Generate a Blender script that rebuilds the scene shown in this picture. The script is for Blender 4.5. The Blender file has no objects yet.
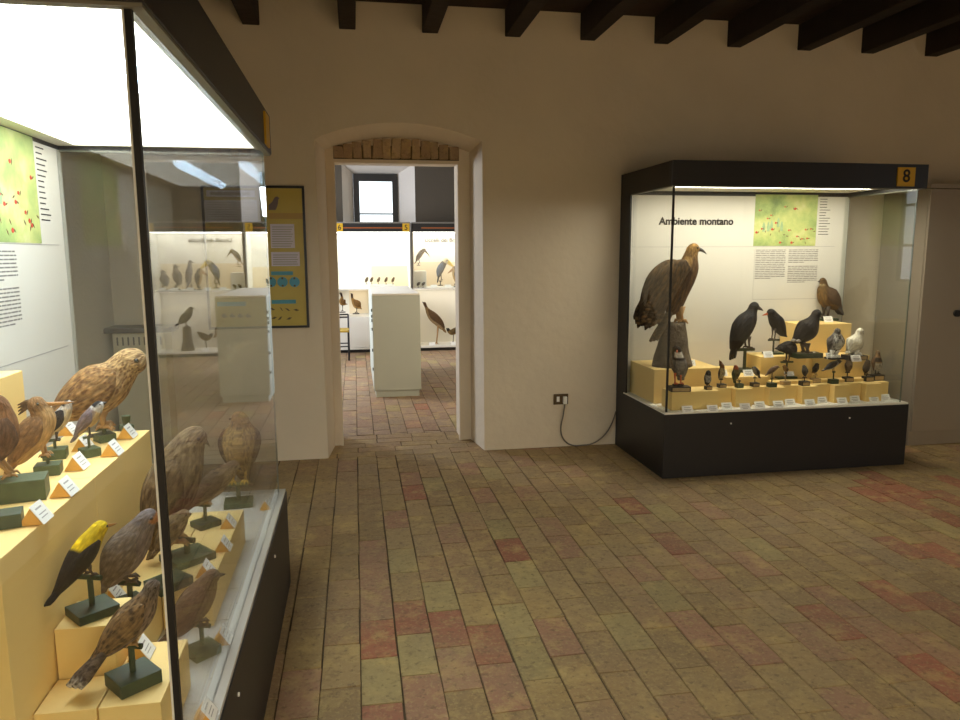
import bpy, bmesh, math, random
from mathutils import Vector as V, noise as mnoise
random.seed(7)
S = bpy.context.scene
COL = S.collection

# ------------------------------------------------------------------ camera
F = 723.2617
RX = V((0.9855, -0.1695, -0.0044)); RY = V((-0.0291, -0.1435, -0.9892)); RZ = V((0.1671, 0.9750, -0.1464))
EYE = V((0, 0, 1.5))
cd = bpy.data.cameras.new('camera'); cam = bpy.data.objects.new('camera', cd); COL.objects.link(cam)
from mathutils import Matrix
cam.matrix_world = Matrix(((RX.x, -RY.x, -RZ.x, 0), (RX.y, -RY.y, -RZ.y, 0), (RX.z, -RY.z, -RZ.z, 1.5), (0, 0, 0, 1)))
cd.sensor_width = 36; cd.lens = F / 960 * 36; cd.clip_start = .02
S.camera = cam

# ------------------------------------------------------------------ world, light, exposure
S.view_settings.view_transform = 'Standard'; S.view_settings.look = 'None'
S.view_settings.exposure = 0.0; S.view_settings.gamma = 1.0; S.view_settings.use_curve_mapping = False
S.cycles.transparent_max_bounces = 32; S.cycles.max_bounces = 10
S.cycles.diffuse_bounces = 5; S.cycles.glossy_bounces = 5
S.cycles.sample_clamp_indirect = 6.0
W = bpy.data.worlds.new('daylight'); S.world = W; W.use_nodes = True
W.node_tree.nodes['Background'].inputs[0].default_value = (.88, .94, 1.0, 1)
W.node_tree.nodes['Background'].inputs[1].default_value = 2.4


def area(name, loc, rot, sx, sy, power, col):
    d = bpy.data.lights.new(name, 'AREA'); d.shape = 'RECTANGLE'; d.size = sx; d.size_y = sy
    d.energy = power; d.color = col
    o = bpy.data.objects.new(name, d); COL.objects.link(o); o.location = loc; o.rotation_euler = rot
    return o


R90 = math.pi / 2
# added ambient fill behind the camera, in place of unseen showcases
area('rear_fill_lamp', (1.9, -1.5, 1.9), (0, 0, 0), 4.6, 0.8, 165, (1.0, .92, .74))
area('rear_fill_glow', (2.0, -2.2, 1.2), (R90, 0, 0), 3.2, 1.1, 6, (1.0, .90, .70))
# daylight of the window in the room ahead, then an added cool side fill
area('far_window_daylight', (.38, 11.9, 2.3), (-math.radians(60), 0, 0), .6, .5, 9, (.85, .92, 1))
area('far_room_side_fill', (-2.4, 8.9, 1.9), (R90, 0, -R90), 1.6, 1.3, 190, (.80, .87, 1))

area('near_wall_fill', (2.3, 6.15, 1.5), (R90, 0, math.pi), 2.2, 1.0, 45, (1.0, .95, .86))  # added fill for the counter front; no case stands on that wall
# case lamps: (colour, strength) of the diffuser under each canopy
LAMP_LEFT = ((1.0, .97, .88), 5.0)
LAMP_RIGHT = ((1.0, .935, .79), 12.5)
LAMP_FAR = ((1.0, .97, .93), 5.5)
FASCIA_REFLECTION = (150, 76, 28)


# ------------------------------------------------------------------ helpers
def lin(c):
    out = []
    for v in c[:3]:
        v = v / 255
        out.append(v / 12.92 if v <= .04045 else ((v + .055) / 1.055) ** 2.4)
    return (*out, 1.0)


def ray(px, py):
    return RX * (px - 480) + RY * (py - 360) + RZ * F


def zpt(px, py, z):
    d = ray(px, py); return EYE + d * ((z - 1.5) / d.z)


def ypt(px, py, y):
    d = ray(px, py); return EYE + d * (y / d.y)


def xpt(px, py, x):
    d = ray(px, py); return EYE + d * (x / d.x)


def depth(p):
    return (p - EYE).dot(RZ)


def mat(name, col, rough=.7, metal=0, noise=0, nscale=8, bump=0, bscale=40, col2=None, spec=.5):
    m = bpy.data.materials.new(name); m.use_nodes = True; nt = m.node_tree
    b = nt.nodes['Principled BSDF']; b.inputs['Roughness'].default_value = rough; b.inputs['Metallic'].default_value = metal
    b.inputs['Specular IOR Level'].default_value = spec
    c = lin(col)
    b.inputs['Base Color'].default_value = c
    tc = None
    if noise or bump:
        tc = nt.nodes.new('ShaderNodeTexCoord')
    if noise:
        n = nt.nodes.new('ShaderNodeTexNoise'); n.inputs['Scale'].default_value = nscale; n.inputs['Detail'].default_value = 6
        nt.links.new(tc.outputs['Object'], n.inputs['Vector'])
        r = nt.nodes.new('ShaderNodeValToRGB')
        r.color_ramp.elements[0].position = .3; r.color_ramp.elements[1].position = .7
        c2 = lin(col2) if col2 else tuple(x * (1 - noise) for x in c[:3]) + (1,)
        r.color_ramp.elements[0].color = c2; r.color_ramp.elements[1].color = c
        nt.links.new(n.outputs['Fac'], r.inputs[0]); nt.links.new(r.outputs[0], b.inputs['Base Color'])
    if bump:
        n2 = nt.nodes.new('ShaderNodeTexNoise'); n2.inputs['Scale'].default_value = bscale; n2.inputs['Detail'].default_value = 8
        nt.links.new(tc.outputs['Object'], n2.inputs['Vector'])
        bp = nt.nodes.new('ShaderNodeBump'); bp.inputs['Strength'].default_value = bump; bp.inputs['Distance'].default_value = .02
        nt.links.new(n2.outputs['Fac'], bp.inputs['Height']); nt.links.new(bp.outputs[0], b.inputs['Normal'])
    return m


def emis(name, col, strength):
    m = bpy.data.materials.new(name); m.use_nodes = True; nt = m.node_tree
    b = nt.nodes['Principled BSDF']; b.inputs['Base Color'].default_value = (.8, .8, .8, 1)
    b.inputs['Emission Color'].default_value = (*col, 1); b.inputs['Emission Strength'].default_value = strength
    return m


def glass_mat(name, tint=(.965, .98, .97)):
    # clear sheet glass: transmission plus a Schlick reflection on each face
    m = bpy.data.materials.new(name); m.use_nodes = True; nt = m.node_tree; nt.nodes.clear()
    o = nt.nodes.new('ShaderNodeOutputMaterial'); g = nt.nodes.new('ShaderNodeNewGeometry')
    d = nt.nodes.new('ShaderNodeVectorMath'); d.operation = 'DOT_PRODUCT'
    nt.links.new(g.outputs['Incoming'], d.inputs[0]); nt.links.new(g.outputs['Normal'], d.inputs[1])

    def mth(op, a, b):
        n = nt.nodes.new('ShaderNodeMath'); n.operation = op
        for i, v in enumerate((a, b)):
            if v is None: continue
            if isinstance(v, (int, float)): n.inputs[i].default_value = v
            else: nt.links.new(v, n.inputs[i])
        return n.outputs[0]
    c = mth('ABSOLUTE', d.outputs['Value'], None)
    k = mth('POWER', mth('SUBTRACT', 1.0, c), 5.0)
    f = mth('ADD', mth('MULTIPLY', k, .80), .040)
    t = nt.nodes.new('ShaderNodeBsdfTransparent'); t.inputs[0].default_value = (*tint, 1)
    gl = nt.nodes.new('ShaderNodeBsdfGlossy'); gl.inputs['Roughness'].default_value = .0
    mx = nt.nodes.new('ShaderNodeMixShader')
    nt.links.new(f, mx.inputs[0]); nt.links.new(t.outputs[0], mx.inputs[1]); nt.links.new(gl.outputs[0], mx.inputs[2])
    nt.links.new(mx.outputs[0], o.inputs[0])
    return m


def feather(name, spot=None, amount=.0, scale=90, stretch=(1, 1, 1), var=.25, rough=.85):
    # plumage: the mesh's own colour zones, broken into rows of small feathers, vanes and speckles
    # that follow the bird's body ('Flow': metres along the body, metres round it)
    m = bpy.data.materials.new(name); m.use_nodes = True; nt = m.node_tree; L_ = nt.links.new
    b = nt.nodes['Principled BSDF']; b.inputs['Roughness'].default_value = rough
    b.inputs['Specular IOR Level'].default_value = .25
    at = nt.nodes.new('ShaderNodeAttribute'); at.attribute_name = 'Col'
    fl = nt.nodes.new('ShaderNodeAttribute'); fl.attribute_name = 'Flow'

    def coord(sx, sy):
        mp = nt.nodes.new('ShaderNodeMapping'); mp.inputs['Scale'].default_value = (sx, sy, 1); L_(fl.outputs['Vector'], mp.inputs['Vector']); return mp.outputs[0]

    def rng(x, a, c, lo, hi):
        r = nt.nodes.new('ShaderNodeMapRange'); r.inputs[1].default_value = a; r.inputs[2].default_value = c; r.inputs[3].default_value = lo; r.inputs[4].default_value = hi; L_(x, r.inputs[0]); return r.outputs[0]

    def mul(c, f):
        mu = nt.nodes.new('ShaderNodeMix'); mu.data_type = 'RGBA'; mu.blend_type = 'MULTIPLY'; mu.inputs[0].default_value = 1; L_(c, mu.inputs[6]); L_(f, mu.inputs[7]); return mu.outputs[2]
    n = nt.nodes.new('ShaderNodeTexNoise'); n.inputs['Scale'].default_value = scale; n.inputs['Detail'].default_value = 4; L_(coord(.30, 2.2), n.inputs['Vector'])
    sc = nt.nodes.new('ShaderNodeTexVoronoi'); sc.inputs['Scale'].default_value = scale; L_(coord(.55, 1.0), sc.inputs['Vector'])
    out = mul(at.outputs['Color'], rng(n.outputs['Fac'], .3, .7, 1 - var, 1 + var * .6))
    out = mul(out, rng(sc.outputs['Distance'], .15, .7, 1.12, 1 - var * 1.1))
    if spot:
        vo = nt.nodes.new('ShaderNodeTexVoronoi'); vo.inputs['Scale'].default_value = scale * .8
        n3 = nt.nodes.new('ShaderNodeTexNoise'); n3.inputs['Scale'].default_value = scale * .8; n3.inputs['Detail'].default_value = 3
        c = coord(.45 if stretch[2] < .6 else .8, 1.15); L_(c, n3.inputs['Vector'])
        vm = nt.nodes.new('ShaderNodeVectorMath'); vm.operation = 'MULTIPLY_ADD'; vm.inputs[1].default_value = (.6 / scale, .6 / scale, 0)
        L_(n3.outputs['Color'], vm.inputs[0]); L_(c, vm.inputs[2]); L_(vm.outputs[0], vo.inputs['Vector'])
        m2 = nt.nodes.new('ShaderNodeMix'); m2.data_type = 'RGBA'; m2.inputs[7].default_value = lin(spot)
        L_(rng(vo.outputs['Distance'], .26, .54, amount, 0), m2.inputs[0]); L_(out, m2.inputs[6]); out = m2.outputs[2]
    L_(out, b.inputs['Base Color'])
    ad = nt.nodes.new('ShaderNodeMath'); ad.operation = 'SUBTRACT'; L_(n.outputs['Fac'], ad.inputs[0]); L_(sc.outputs['Distance'], ad.inputs[1])
    bp = nt.nodes.new('ShaderNodeBump'); bp.inputs['Strength'].default_value = .7; bp.inputs['Distance'].default_value = .5 / scale
    L_(ad.outputs[0], bp.inputs['Height']); L_(bp.outputs[0], b.inputs['Normal'])
    return m


class MB:
    """collects shapes given in world metres; build() links them as one mesh object"""
    def __init__(s): s.v = []; s.f = []; s.c = []; s.w = []

    def add(s, vs, fs, col=None, flow=None):
        k = len(s.v); s.w += [tuple(p) for p in (flow or vs)]; s.v += [V(p) for p in vs]; s.f += [tuple(i + k for i in f) for f in fs]
        if col is None: s.c += [(1, 1, 1, 1)] * len(vs)
        elif isinstance(col[0], (tuple, list)): s.c += list(col)
        else: s.c += [col] * len(vs)
        return s

    def box(s, x0, x1, y0, y1, z0, z1, col=None):
        vs = [(x, y, z) for z in (z0, z1) for y in (y0, y1) for x in (x0, x1)]
        return s.add(vs, [(0, 2, 3, 1), (4, 5, 7, 6), (0, 1, 5, 4), (2, 6, 7, 3), (0, 4, 6, 2), (1, 3, 7, 5)], col)

    def obox(s, c, w, d, h, yaw=0, taper=1.0, col=None):
        """box standing on point c, turned by yaw"""
        cs, sn = math.cos(yaw), math.sin(yaw); vs = []
        for z, k in ((0, 1), (h, taper)):
            for y in (-d / 2 * k, d / 2 * k):
                for x in (-w / 2 * k, w / 2 * k):
                    vs.append((c[0] + x * cs - y * sn, c[1] + x * sn + y * cs, c[2] + z))
        return s.add(vs, [(0, 2, 3, 1), (4, 5, 7, 6), (0, 1, 5, 4), (2, 6, 7, 3), (0, 4, 6, 2), (1, 3, 7, 5)], col)

    def loft(s, rings, cap=True, col=None, close=True, flow=None):
        n = len(rings[0]); vs = [p for r in rings for p in r]; fs = []
        for i in range(len(rings) - 1):
            for j in range(n if close else n - 1):
                a = i * n + j; b = i * n + (j + 1) % n
                fs.append((a, b, b + n, a + n))
        if cap:
            fs.append(tuple(range(n))[::-1]); fs.append(tuple(range((len(rings) - 1) * n, len(rings) * n)))
        return s.add(vs, fs, col, flow)

    def tube(s, pts, r, seg=8, col=None):
        pts = [V(p) for p in pts]; rs = r if isinstance(r, (list, tuple)) else [r] * len(pts)
        rings = []; up = None
        for i, p in enumerate(pts):
            t = (pts[min(i + 1, len(pts) - 1)] - pts[max(i - 1, 0)]).normalized()
            if up is None:
                up = V((0, 0, 1)) if abs(t.z) < .9 else V((1, 0, 0))
            a = t.cross(up).normalized(); b = a.cross(t); up = b
            rings.append([p + (a * math.cos(k * 2 * math.pi / seg) + b * math.sin(k * 2 * math.pi / seg)) * rs[i] for k in range(seg)])
        return s.loft(rings, True, col)

    def disc(s, c, n, r, th=.002, seg=16, col=None):
        n = V(n).normalized(); return s.tube([V(c), V(c) + n * th], r, seg, col)

    def poly(s, pts, nrm, th, col=None):
        """flat outline extruded by th along nrm"""
        pts = [V(p) for p in pts]; nn = V(nrm).normalized() * th; k = len(pts)
        return s.add(pts + [p + nn for p in pts], [tuple(range(k))[::-1], tuple(range(k, 2 * k))] + [(i, (i + 1) % k, (i + 1) % k + k, i + k) for i in range(k)], col)

    def ball(s, c, r, seg=10, sc=(1, 1, 1), col=None):
        c = V(c); rings = []
        for i in range(seg + 1):
            a = math.pi * i / seg; rr = max(math.sin(a), .02)
            rings.append([c + V((math.cos(k * 2 * math.pi / seg) * rr * sc[0], math.sin(k * 2 * math.pi / seg) * rr * sc[1], -math.cos(a) * sc[2])) * r for k in range(seg)])
        return s.loft(rings, True, col)

    def build(s, name, m, parent=None, smooth=False, bevel=0, sub=0, loc=None, xf=None):
        me = bpy.data.meshes.new(name)
        vs = [xf @ p for p in s.v] if xf else s.v
        org = V(parent['org']) if parent is not None else (V(loc) if loc is not None else V((0, 0, 0)))
        me.from_pydata([tuple(p - org) for p in vs], [], s.f)
        if m is not None:
            for k in (m if isinstance(m, (list, tuple)) else [m]): me.materials.append(k)
        ca = me.color_attributes.new('Col', 'FLOAT_COLOR', 'POINT')
        for i, c in enumerate(s.c): ca.data[i].color = c
        fa = me.attributes.new('Flow', 'FLOAT_VECTOR', 'POINT')
        for i, w_ in enumerate(s.w): fa.data[i].vector = w_
        b = bmesh.new(); b.from_mesh(me); bmesh.ops.recalc_face_normals(b, faces=b.faces[:]); b.to_mesh(me); b.free()
        if smooth:
            for p in me.polygons: p.use_smooth = True
        o = bpy.data.objects.new(name, me); COL.objects.link(o)
        if parent is not None:
            root = parent
            o.parent = root
            o['org'] = tuple(org)
        else:
            o.location = org; o['org'] = tuple(org)
        if bevel:
            md = o.modifiers.new('soft_edge', 'BEVEL'); md.width = bevel; md.segments = 2; md.limit_method = 'ANGLE'
        if sub:
            md = o.modifiers.new('smooth', 'SUBSURF'); md.levels = sub; md.render_levels = sub
        return o


def tag(o, label=None, cat=None, group=None, kind=None):
    if label: o['label'] = label
    if cat: o['category'] = cat
    if group: o['group'] = group
    if kind: o['kind'] = kind
    return o


def thing(name, label, cat, loc, group=None):
    o = bpy.data.objects.new(name, None); COL.objects.link(o); o.location = loc; o['org'] = tuple(loc); o.empty_display_size = .05
    return tag(o, label, cat, group)


def struct(o):
    o['kind'] = 'structure'; return o


def text(body, name, m, parent, loc, size, rot, thick=.0006, align='CENTER', bold=0.0):
    cu = bpy.data.curves.new(name, 'FONT'); cu.body = body; cu.size = size; cu.extrude = thick; cu.align_x = align; cu.align_y = 'CENTER'
    cu.bevel_depth = bold; cu.bevel_resolution = 0
    tmp = bpy.data.objects.new(name, cu); COL.objects.link(tmp)
    me = bpy.data.meshes.new_from_object(tmp.evaluated_get(bpy.context.evaluated_depsgraph_get()))
    bpy.data.objects.remove(tmp); bpy.data.curves.remove(cu)
    me.name = name; me.materials.clear(); me.materials.append(m)
    o = bpy.data.objects.new(name, me); COL.objects.link(o)
    if parent is not None:
        o.parent = parent; o.location = V(loc) - V(parent['org'])
    else: o.location = loc
    o.rotation_euler = rot
    return o


# ------------------------------------------------------------------ materials
M = {}
M['plaster'] = mat('wall_plaster', (224, 209, 184), .9, noise=.08, nscale=1.7, bump=.25, bscale=14)
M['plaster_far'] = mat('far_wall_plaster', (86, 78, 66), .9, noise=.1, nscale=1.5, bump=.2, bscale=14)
M['whitewash'] = mat('whitewash', (222, 215, 205), .9, noise=.05, nscale=2, bump=.2, bscale=16)
M['ceiling'] = mat('ceiling_boards', (58, 40, 26), .85, noise=.4, nscale=5, bump=.2)
M['beam'] = mat('dark_beam_wood', (44, 30, 20), .8, noise=.35, nscale=6, bump=.25, bscale=18)
M['dark'] = mat('charcoal_laminate', (27, 26, 29), .45, noise=.08, nscale=3)
M['dark_in'] = mat('black_seal', (14, 14, 16), .5)
M['lip'] = mat('grey_canopy_lip', (120, 118, 105), .5)
M['white'] = mat('white_laminate', (232, 228, 214), .55, noise=.02, nscale=3)
M['tray'] = mat('grey_white_tray', (198, 194, 184), .6)
M['panel'] = mat('white_panel', (212, 208, 196), .7, noise=.03, nscale=2)
M['cream'] = mat('cream_plinth_board', (239, 208, 136), .65, noise=.05, nscale=2.5, col2=(235, 201, 126))
M['glass'] = glass_mat('clear_glass')
M['green'] = mat('dark_green_paint', (48, 66, 44), .5, noise=.3, nscale=25)
M['green2'] = mat('worn_green_paint', (74, 90, 56), .55, noise=.35, nscale=30)
M['wood_face'] = mat('bare_wood_face', (178, 150, 105), .7, noise=.2, nscale=40)
M['stump'] = mat('tree_bark', (96, 84, 68), .95, noise=.5, nscale=22, bump=.8, bscale=40)
M['bark_cut'] = mat('cut_wood', (176, 140, 72), .9, noise=.3, nscale=30)
M['wedge'] = mat('varnished_wedge', (226, 168, 72), .5, noise=.1, nscale=30)
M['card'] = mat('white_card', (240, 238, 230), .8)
M['ink'] = mat('black_ink', (40, 38, 38), .8)
M['ink2'] = mat('grey_ink', (120, 116, 112), .8)
M['ink3'] = mat('pale_ink', (170, 166, 160), .8)
M['leg'] = mat('bird_leg', (70, 58, 48), .6)
M['leg_pale'] = mat('bird_leg_pale', (170, 130, 80), .6)
M['leg_yellow'] = mat('bird_leg_yellow', (200, 160, 60), .6)
M['beak'] = mat('horn_beak', (46, 42, 40), .4)
M['beak_pale'] = mat('pale_beak', (170, 120, 60), .4)
M['beak_orange'] = mat('orange_beak', (196, 88, 40), .4)
M['beak_toucan'] = mat('yellow_beak', (224, 190, 60), .4)
M['eye'] = mat('glass_eye', (10, 8, 6), .08)
M['eye_orange'] = mat('amber_glass_eye', (206, 120, 30), .1)
M['yellow'] = mat('yellow_plate', (205, 160, 20), .5)
M['chrome'] = mat('brushed_steel', (190, 190, 190), .25, metal=1)
M['seal_grey'] = mat('grey_frame', (120, 116, 108), .5)
M['counter'] = mat('sage_grey_laminate', (186, 190, 176), .6, noise=.03, nscale=4)
M['black_metal'] = mat('black_metal', (22, 22, 24), .4)
M['cabinet'] = mat('warm_grey_metal', (150, 138, 122), .5, noise=.04, nscale=2)
M['brown_plastic'] = mat('brown_socket_plate', (82, 60, 26), .4)
M['cable'] = mat('grey_cable', (112, 104, 92), .6)
M['stone'] = mat('grey_stone', (96, 94, 92), .6, noise=.2, nscale=10)
M['radiator'] = mat('cream_enamel', (214, 204, 178), .4)

# ------------------------------------------------------------------ floor: laid bricks with their own colours
PAL = [(158, 130, 88), (153, 126, 85), (162, 135, 92), (148, 122, 83), (157, 126, 89), (160, 133, 87), (155, 124, 87), (158, 131, 91), (147, 120, 83), (160, 133, 95)]
RED = [(158, 98, 74), (163, 103, 76), (150, 94, 70)]
PINK = [(162, 124, 94), (160, 119, 92)]
PALE = [(162, 143, 96), (158, 139, 92)]


def brick_mat():
    m = bpy.data.materials.new('old_bricks'); m.use_nodes = True; nt = m.node_tree
    b = nt.nodes['Principled BSDF']; b.inputs['Roughness'].default_value = .72; b.inputs['Specular IOR Level'].default_value = .35
    at = nt.nodes.new('ShaderNodeAttribute'); at.attribute_name = 'Col'
    tc = nt.nodes.new('ShaderNodeTexCoord')
    out = at.outputs['Color']
    for sc, lo, hi, blend_col, amt in ((8, .5, .66, (196, 168, 106), .6), (22, .52, .72, (104, 84, 58), .6), (2.2, .42, .72, (134, 116, 90), .6), (60, .52, .68, (186, 164, 112), .5), (34, .55, .66, (92, 74, 50), .5)):
        n = nt.nodes.new('ShaderNodeTexNoise'); n.inputs['Scale'].default_value = sc; n.inputs['Detail'].default_value = 9; n.inputs['Roughness'].default_value = .65
        nt.links.new(tc.outputs['Object'], n.inputs['Vector'])
        r = nt.nodes.new('ShaderNodeMapRange'); r.inputs[1].default_value = lo; r.inputs[2].default_value = hi; r.inputs[3].default_value = 0; r.inputs[4].default_value = amt
        nt.links.new(n.outputs['Fac'], r.inputs[0])
        mx = nt.nodes.new('ShaderNodeMix'); mx.data_type = 'RGBA'; mx.inputs[7].default_value = lin(blend_col)
        nt.links.new(r.outputs[0], mx.inputs[0]); nt.links.new(out, mx.inputs[6]); out = mx.outputs[2]
    nt.links.new(out, b.inputs['Base Color'])
    n = nt.nodes.new('ShaderNodeTexNoise'); n.inputs['Scale'].default_value = 45; n.inputs['Detail'].default_value = 8
    nt.links.new(tc.outputs['Object'], n.inputs['Vector'])
    bp = nt.nodes.new('ShaderNodeBump'); bp.inputs['Strength'].default_value = .5; bp.inputs['Distance'].default_value = .006
    nt.links.new(n.outputs['Fac'], bp.inputs['Height']); nt.links.new(bp.outputs[0], b.inputs['Normal'])
    return m


M['brick'] = brick_mat()
BW, BL = .1405, .285
marks = {}
X0B = zpt(360, 617, 0).x


def bcell(x, y):
    i = math.floor((x - X0B) / BW)
    off = 2.8345 if i % 2 == 0 else 2.9672
    return i, math.floor((y - off - .045 * math.sin(i * 12.9)) / BL)


for lst, pal in (
    ([(413, 492), (379, 640), (412, 622), (447, 640), (491, 652), (515, 555), (383, 712), (637, 510), (656, 533), (896, 542), (877, 583), (666, 538),
      (636, 508), (937, 600), (915, 508), (880, 498), (940, 515), (905, 492), (956, 660), (790, 462), (956, 690), (926, 492), (890, 480), (945, 498), (935, 478), (955, 560)], RED),
    ([(408, 480), (372, 575), (422, 694), (377, 598), (485, 496), (570, 469), (558, 633), (629, 629), (575, 554), (712, 504), (855, 697), (919, 645), (619, 626), (800, 640), (845, 600), (890, 640), (385, 520), (460, 525), (375, 545), (700, 560), (760, 650)], PINK),
    ([(401, 562), (439, 601), (416, 656), (504, 533), (527, 579), (537, 667), (506, 633), (670, 610), (370, 690), (440, 480), (485, 470), (640, 640)], PALE)):
    for p in lst:
        w = zpt(*p, 0); marks[bcell(w.x, w.y)] = pal[len(marks) % len(pal)]


def one_brick(mb, x0, x1, y0, y1, c, rnd):
    g = .0012; b = .0024
    x0 += g + rnd.uniform(-.002, .002); x1 -= g + rnd.uniform(-.002, .002); y0 += g; y1 -= g
    if x1 - x0 < .02 or y1 - y0 < .02: return
    k = rnd.uniform(.92, 1.07); c = lin(c); c = (c[0] * k, c[1] * k, c[2] * k, 1)
    t = [rnd.uniform(-.0025, .001) for _ in range(4)]
    vs = [(x0, y0, -.012), (x1, y0, -.012), (x1, y1, -.012), (x0, y1, -.012),
          (x0 + b, y0 + b, t[0]), (x1 - b, y0 + b, t[1]), (x1 - b, y1 - b, t[2]), (x0 + b, y1 - b, t[3])]
    mb.add(vs, [(4, 5, 6, 7), (0, 1, 5, 4), (1, 2, 6, 5), (2, 3, 7, 6), (3, 0, 4, 7)], c)


def brick_field(mb, xa, xb, ya, yb, seed, use_marks=False, pal=None):
    rnd = random.Random(seed)
    for i in range(math.floor((xa - X0B) / BW), math.ceil((xb - X0B) / BW)):
        off = (2.8345 if i % 2 == 0 else 2.9672) + .045 * math.sin(i * 12.9)
        for j in range(math.floor((ya - off) / BL), math.ceil((yb - off) / BL)):
            x0 = X0B + i * BW; y0 = off + j * BL
            c = rnd.choice(pal or PAL)
            q = rnd.random()
            if q < .012: c = rnd.choice(RED)
            elif q < .07: c = rnd.choice(PINK)
            elif q < .11: c = rnd.choice(PALE)
            if use_marks and (i, j) in marks: c = marks[(i, j)]
            one_brick(mb, max(x0, xa), min(x0 + BW, xb), max(y0, ya), min(y0 + BL, yb), c, rnd)


YW = 5.31           # face of the wall ahead
YW2 = 5.95          # its other face
fl = MB(); brick_field(fl, -1.64, 6.4, -2.5, YW, 3, True)
rnd = random.Random(5)
y = YW
while y < YW2 - .01:                              # threshold: bricks laid crosswise
    x = -.30 - rnd.uniform(0, .25)
    while x < 1.0:
        one_brick(fl, max(x, -.30), min(x + BL, 1.0), y, min(y + .128, YW2), rnd.choice(PAL), rnd); x += BL
    y += .128
floor = fl.build('floor', M['brick']); struct(floor)
M['mortar'] = mat('dirt_joint', (104, 86, 60), .95, noise=.6, nscale=9)
struct(MB().box(-2.6, 6.5, -2.6, 12.1, -.15, -.0075).build('floor_bed', M['mortar']))
ff = MB(); brick_field(ff, -2.5, 4.0, YW2, 12.0, 9, pal=[(150, 122, 98), (144, 116, 92), (154, 126, 102), (140, 116, 94), (148, 114, 90), (150, 126, 100)])
struct(ff.build('floor_beyond', M['brick']))

# ------------------------------------------------------------------ walls, arch, ceiling
ZC = 3.205
outer = [(-.232, 0), (-.25, 2.285)]
inner = [(-.192, 0), (-.192, 2.262)]
N = 20
for k in range(1, N):
    t = k / N
    a = math.sin(math.pi * t) ** .8
    outer.append((-.25 + 1.182 * t, 2.29 + .122 * a))
    inner.append((-.192 + 1.086 * t, 2.262 + .10 * a))
outer += [(.932, 2.30), (.942, 0)]
inner += [(.894, 2.265), (.894, 0)]
hole = [(-.142, 0), (-.138, 2.188)] + [(-.138 + .952 * k / N, 2.188) for k in range(1, N)] + [(.814, 2.19), (.815, 0)]
XL, XR = -1.64, 6.4
w = MB()
n = len(outer)


def strip(mb, A, ya, B, yb):
    vs = [(p[0], ya, p[1]) for p in A] + [(p[0], yb, p[1]) for p in B]; k = len(A)
    mb.add(vs, [(i, i + 1, i + 1 + k, i + k) for i in range(k - 1)])


rim = [(XL, 0), (XL, ZC)] + [(XL + (XR - XL) * (k / N) ** 1, ZC) for k in range(1, N)] + [(XR, ZC), (XR, 0)]
strip(w, rim, YW, outer, YW)
strip(w, outer, YW, inner, 5.66)
strip(w, inner, 5.66, hole, 5.66)
strip(w, hole, 5.66, hole, YW2)
rim2 = [(-2.5, 0), (-2.5, 3.35)] + [(-2.5 + 6.5 * k / N, 3.35) for k in range(1, N)] + [(4.0, 3.35), (4.0, 0)]
strip(w, hole, YW2, rim2, YW2)
struct(w.build('wall_back', M['plaster']))
lt = MB(); rnd = random.Random(11)
NB = 13
for k in range(NB):
    x0 = -.132 + .944 * k / NB; x1 = x0 + .944 / NB - .004 - rnd.uniform(0, .006)
    tt = (x0 + x1) / 2; tt = (tt + .192) / 1.086
    zt = 2.262 + .10 * math.sin(math.pi * tt) ** .8 - .006
    j = [rnd.uniform(-.009, .009) for _ in range(6)]
    c = rnd.choice([(176, 148, 114), (164, 136, 106), (184, 156, 122), (170, 138, 104), (158, 128, 98)])
    y0 = 5.635 + rnd.uniform(-.01, .01)
    vs = [(x0 + j[0], y0, 2.205), (x1 + j[1], y0, 2.205 + j[2]), (x1 + j[1], 5.67, 2.205), (x0 + j[0], 5.67, 2.205),
          (x0 + j[3], y0, zt), (x1 + j[4], y0, zt + j[5]), (x1 + j[4], 5.67, zt), (x0 + j[3], 5.67, zt)]
    lt.add(vs, [(0, 1, 5, 4), (0, 3, 2, 1), (4, 5, 6, 7), (0, 4, 7, 3), (1, 2, 6, 5)], lin(c))
struct(lt.build('trim_1', M['brick'], bevel=.006))
struct(MB().box(-.132, .812, 5.652, 5.68, 2.2, 2.3).build('lintel_mortar', M['mortar']))
tr = MB()
tr.box(-.142, .818, 5.645, 5.70, 2.172, 2.196); tr.box(-.142, -.126, 5.648, 5.70, 0, 2.172); tr.box(.80, .818, 5.648, 5.70, 0, 2.172)
struct(tr.build('trim_2', M['plaster']))

struct(MB().box(XL - .2, XL, -2.5, YW, 0, ZC).build('wall_left', mat('left_wall_plaster', (214, 206, 190), .9, noise=.1, nscale=2, bump=.2)))
wy0, wy1, wz0, wz1 = 1.06, 1.95, 1.14, 2.30
wr = MB()
wr.box(XR, XR + .06, -2.5, wy0, 0, ZC); wr.box(XR, XR + .06, wy1, 5.95, 0, ZC); wr.box(XR, XR + .06, wy0, wy1, 0, wz0); wr.box(XR, XR + .06, wy0, wy1, wz1, ZC)
struct(wr.build('wall_right', M['plaster']))
wf = MB()
for a, b in ((wy0, wy0 + .03), (wy1 - .03, wy1)): wf.box(XR + .01, XR + .05, a, b, wz0, wz1)
for z in (wz0, 1.55, 2.02, wz1 - .03): wf.box(XR + .012, XR + .048, wy0 + .03, wy1 - .03, z, z + .03)
struct(wf.build('window_1', M['black_metal']))
struct(MB().box(XL - .2, XR + .35, -2.85, -2.5, 0, ZC).build('wall_rear', M['plaster']))
struct(MB().box(XL - .2, XR + .35, -2.85, YW + .3, ZC, ZC + .15).build('ceiling', M['ceiling']))
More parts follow.
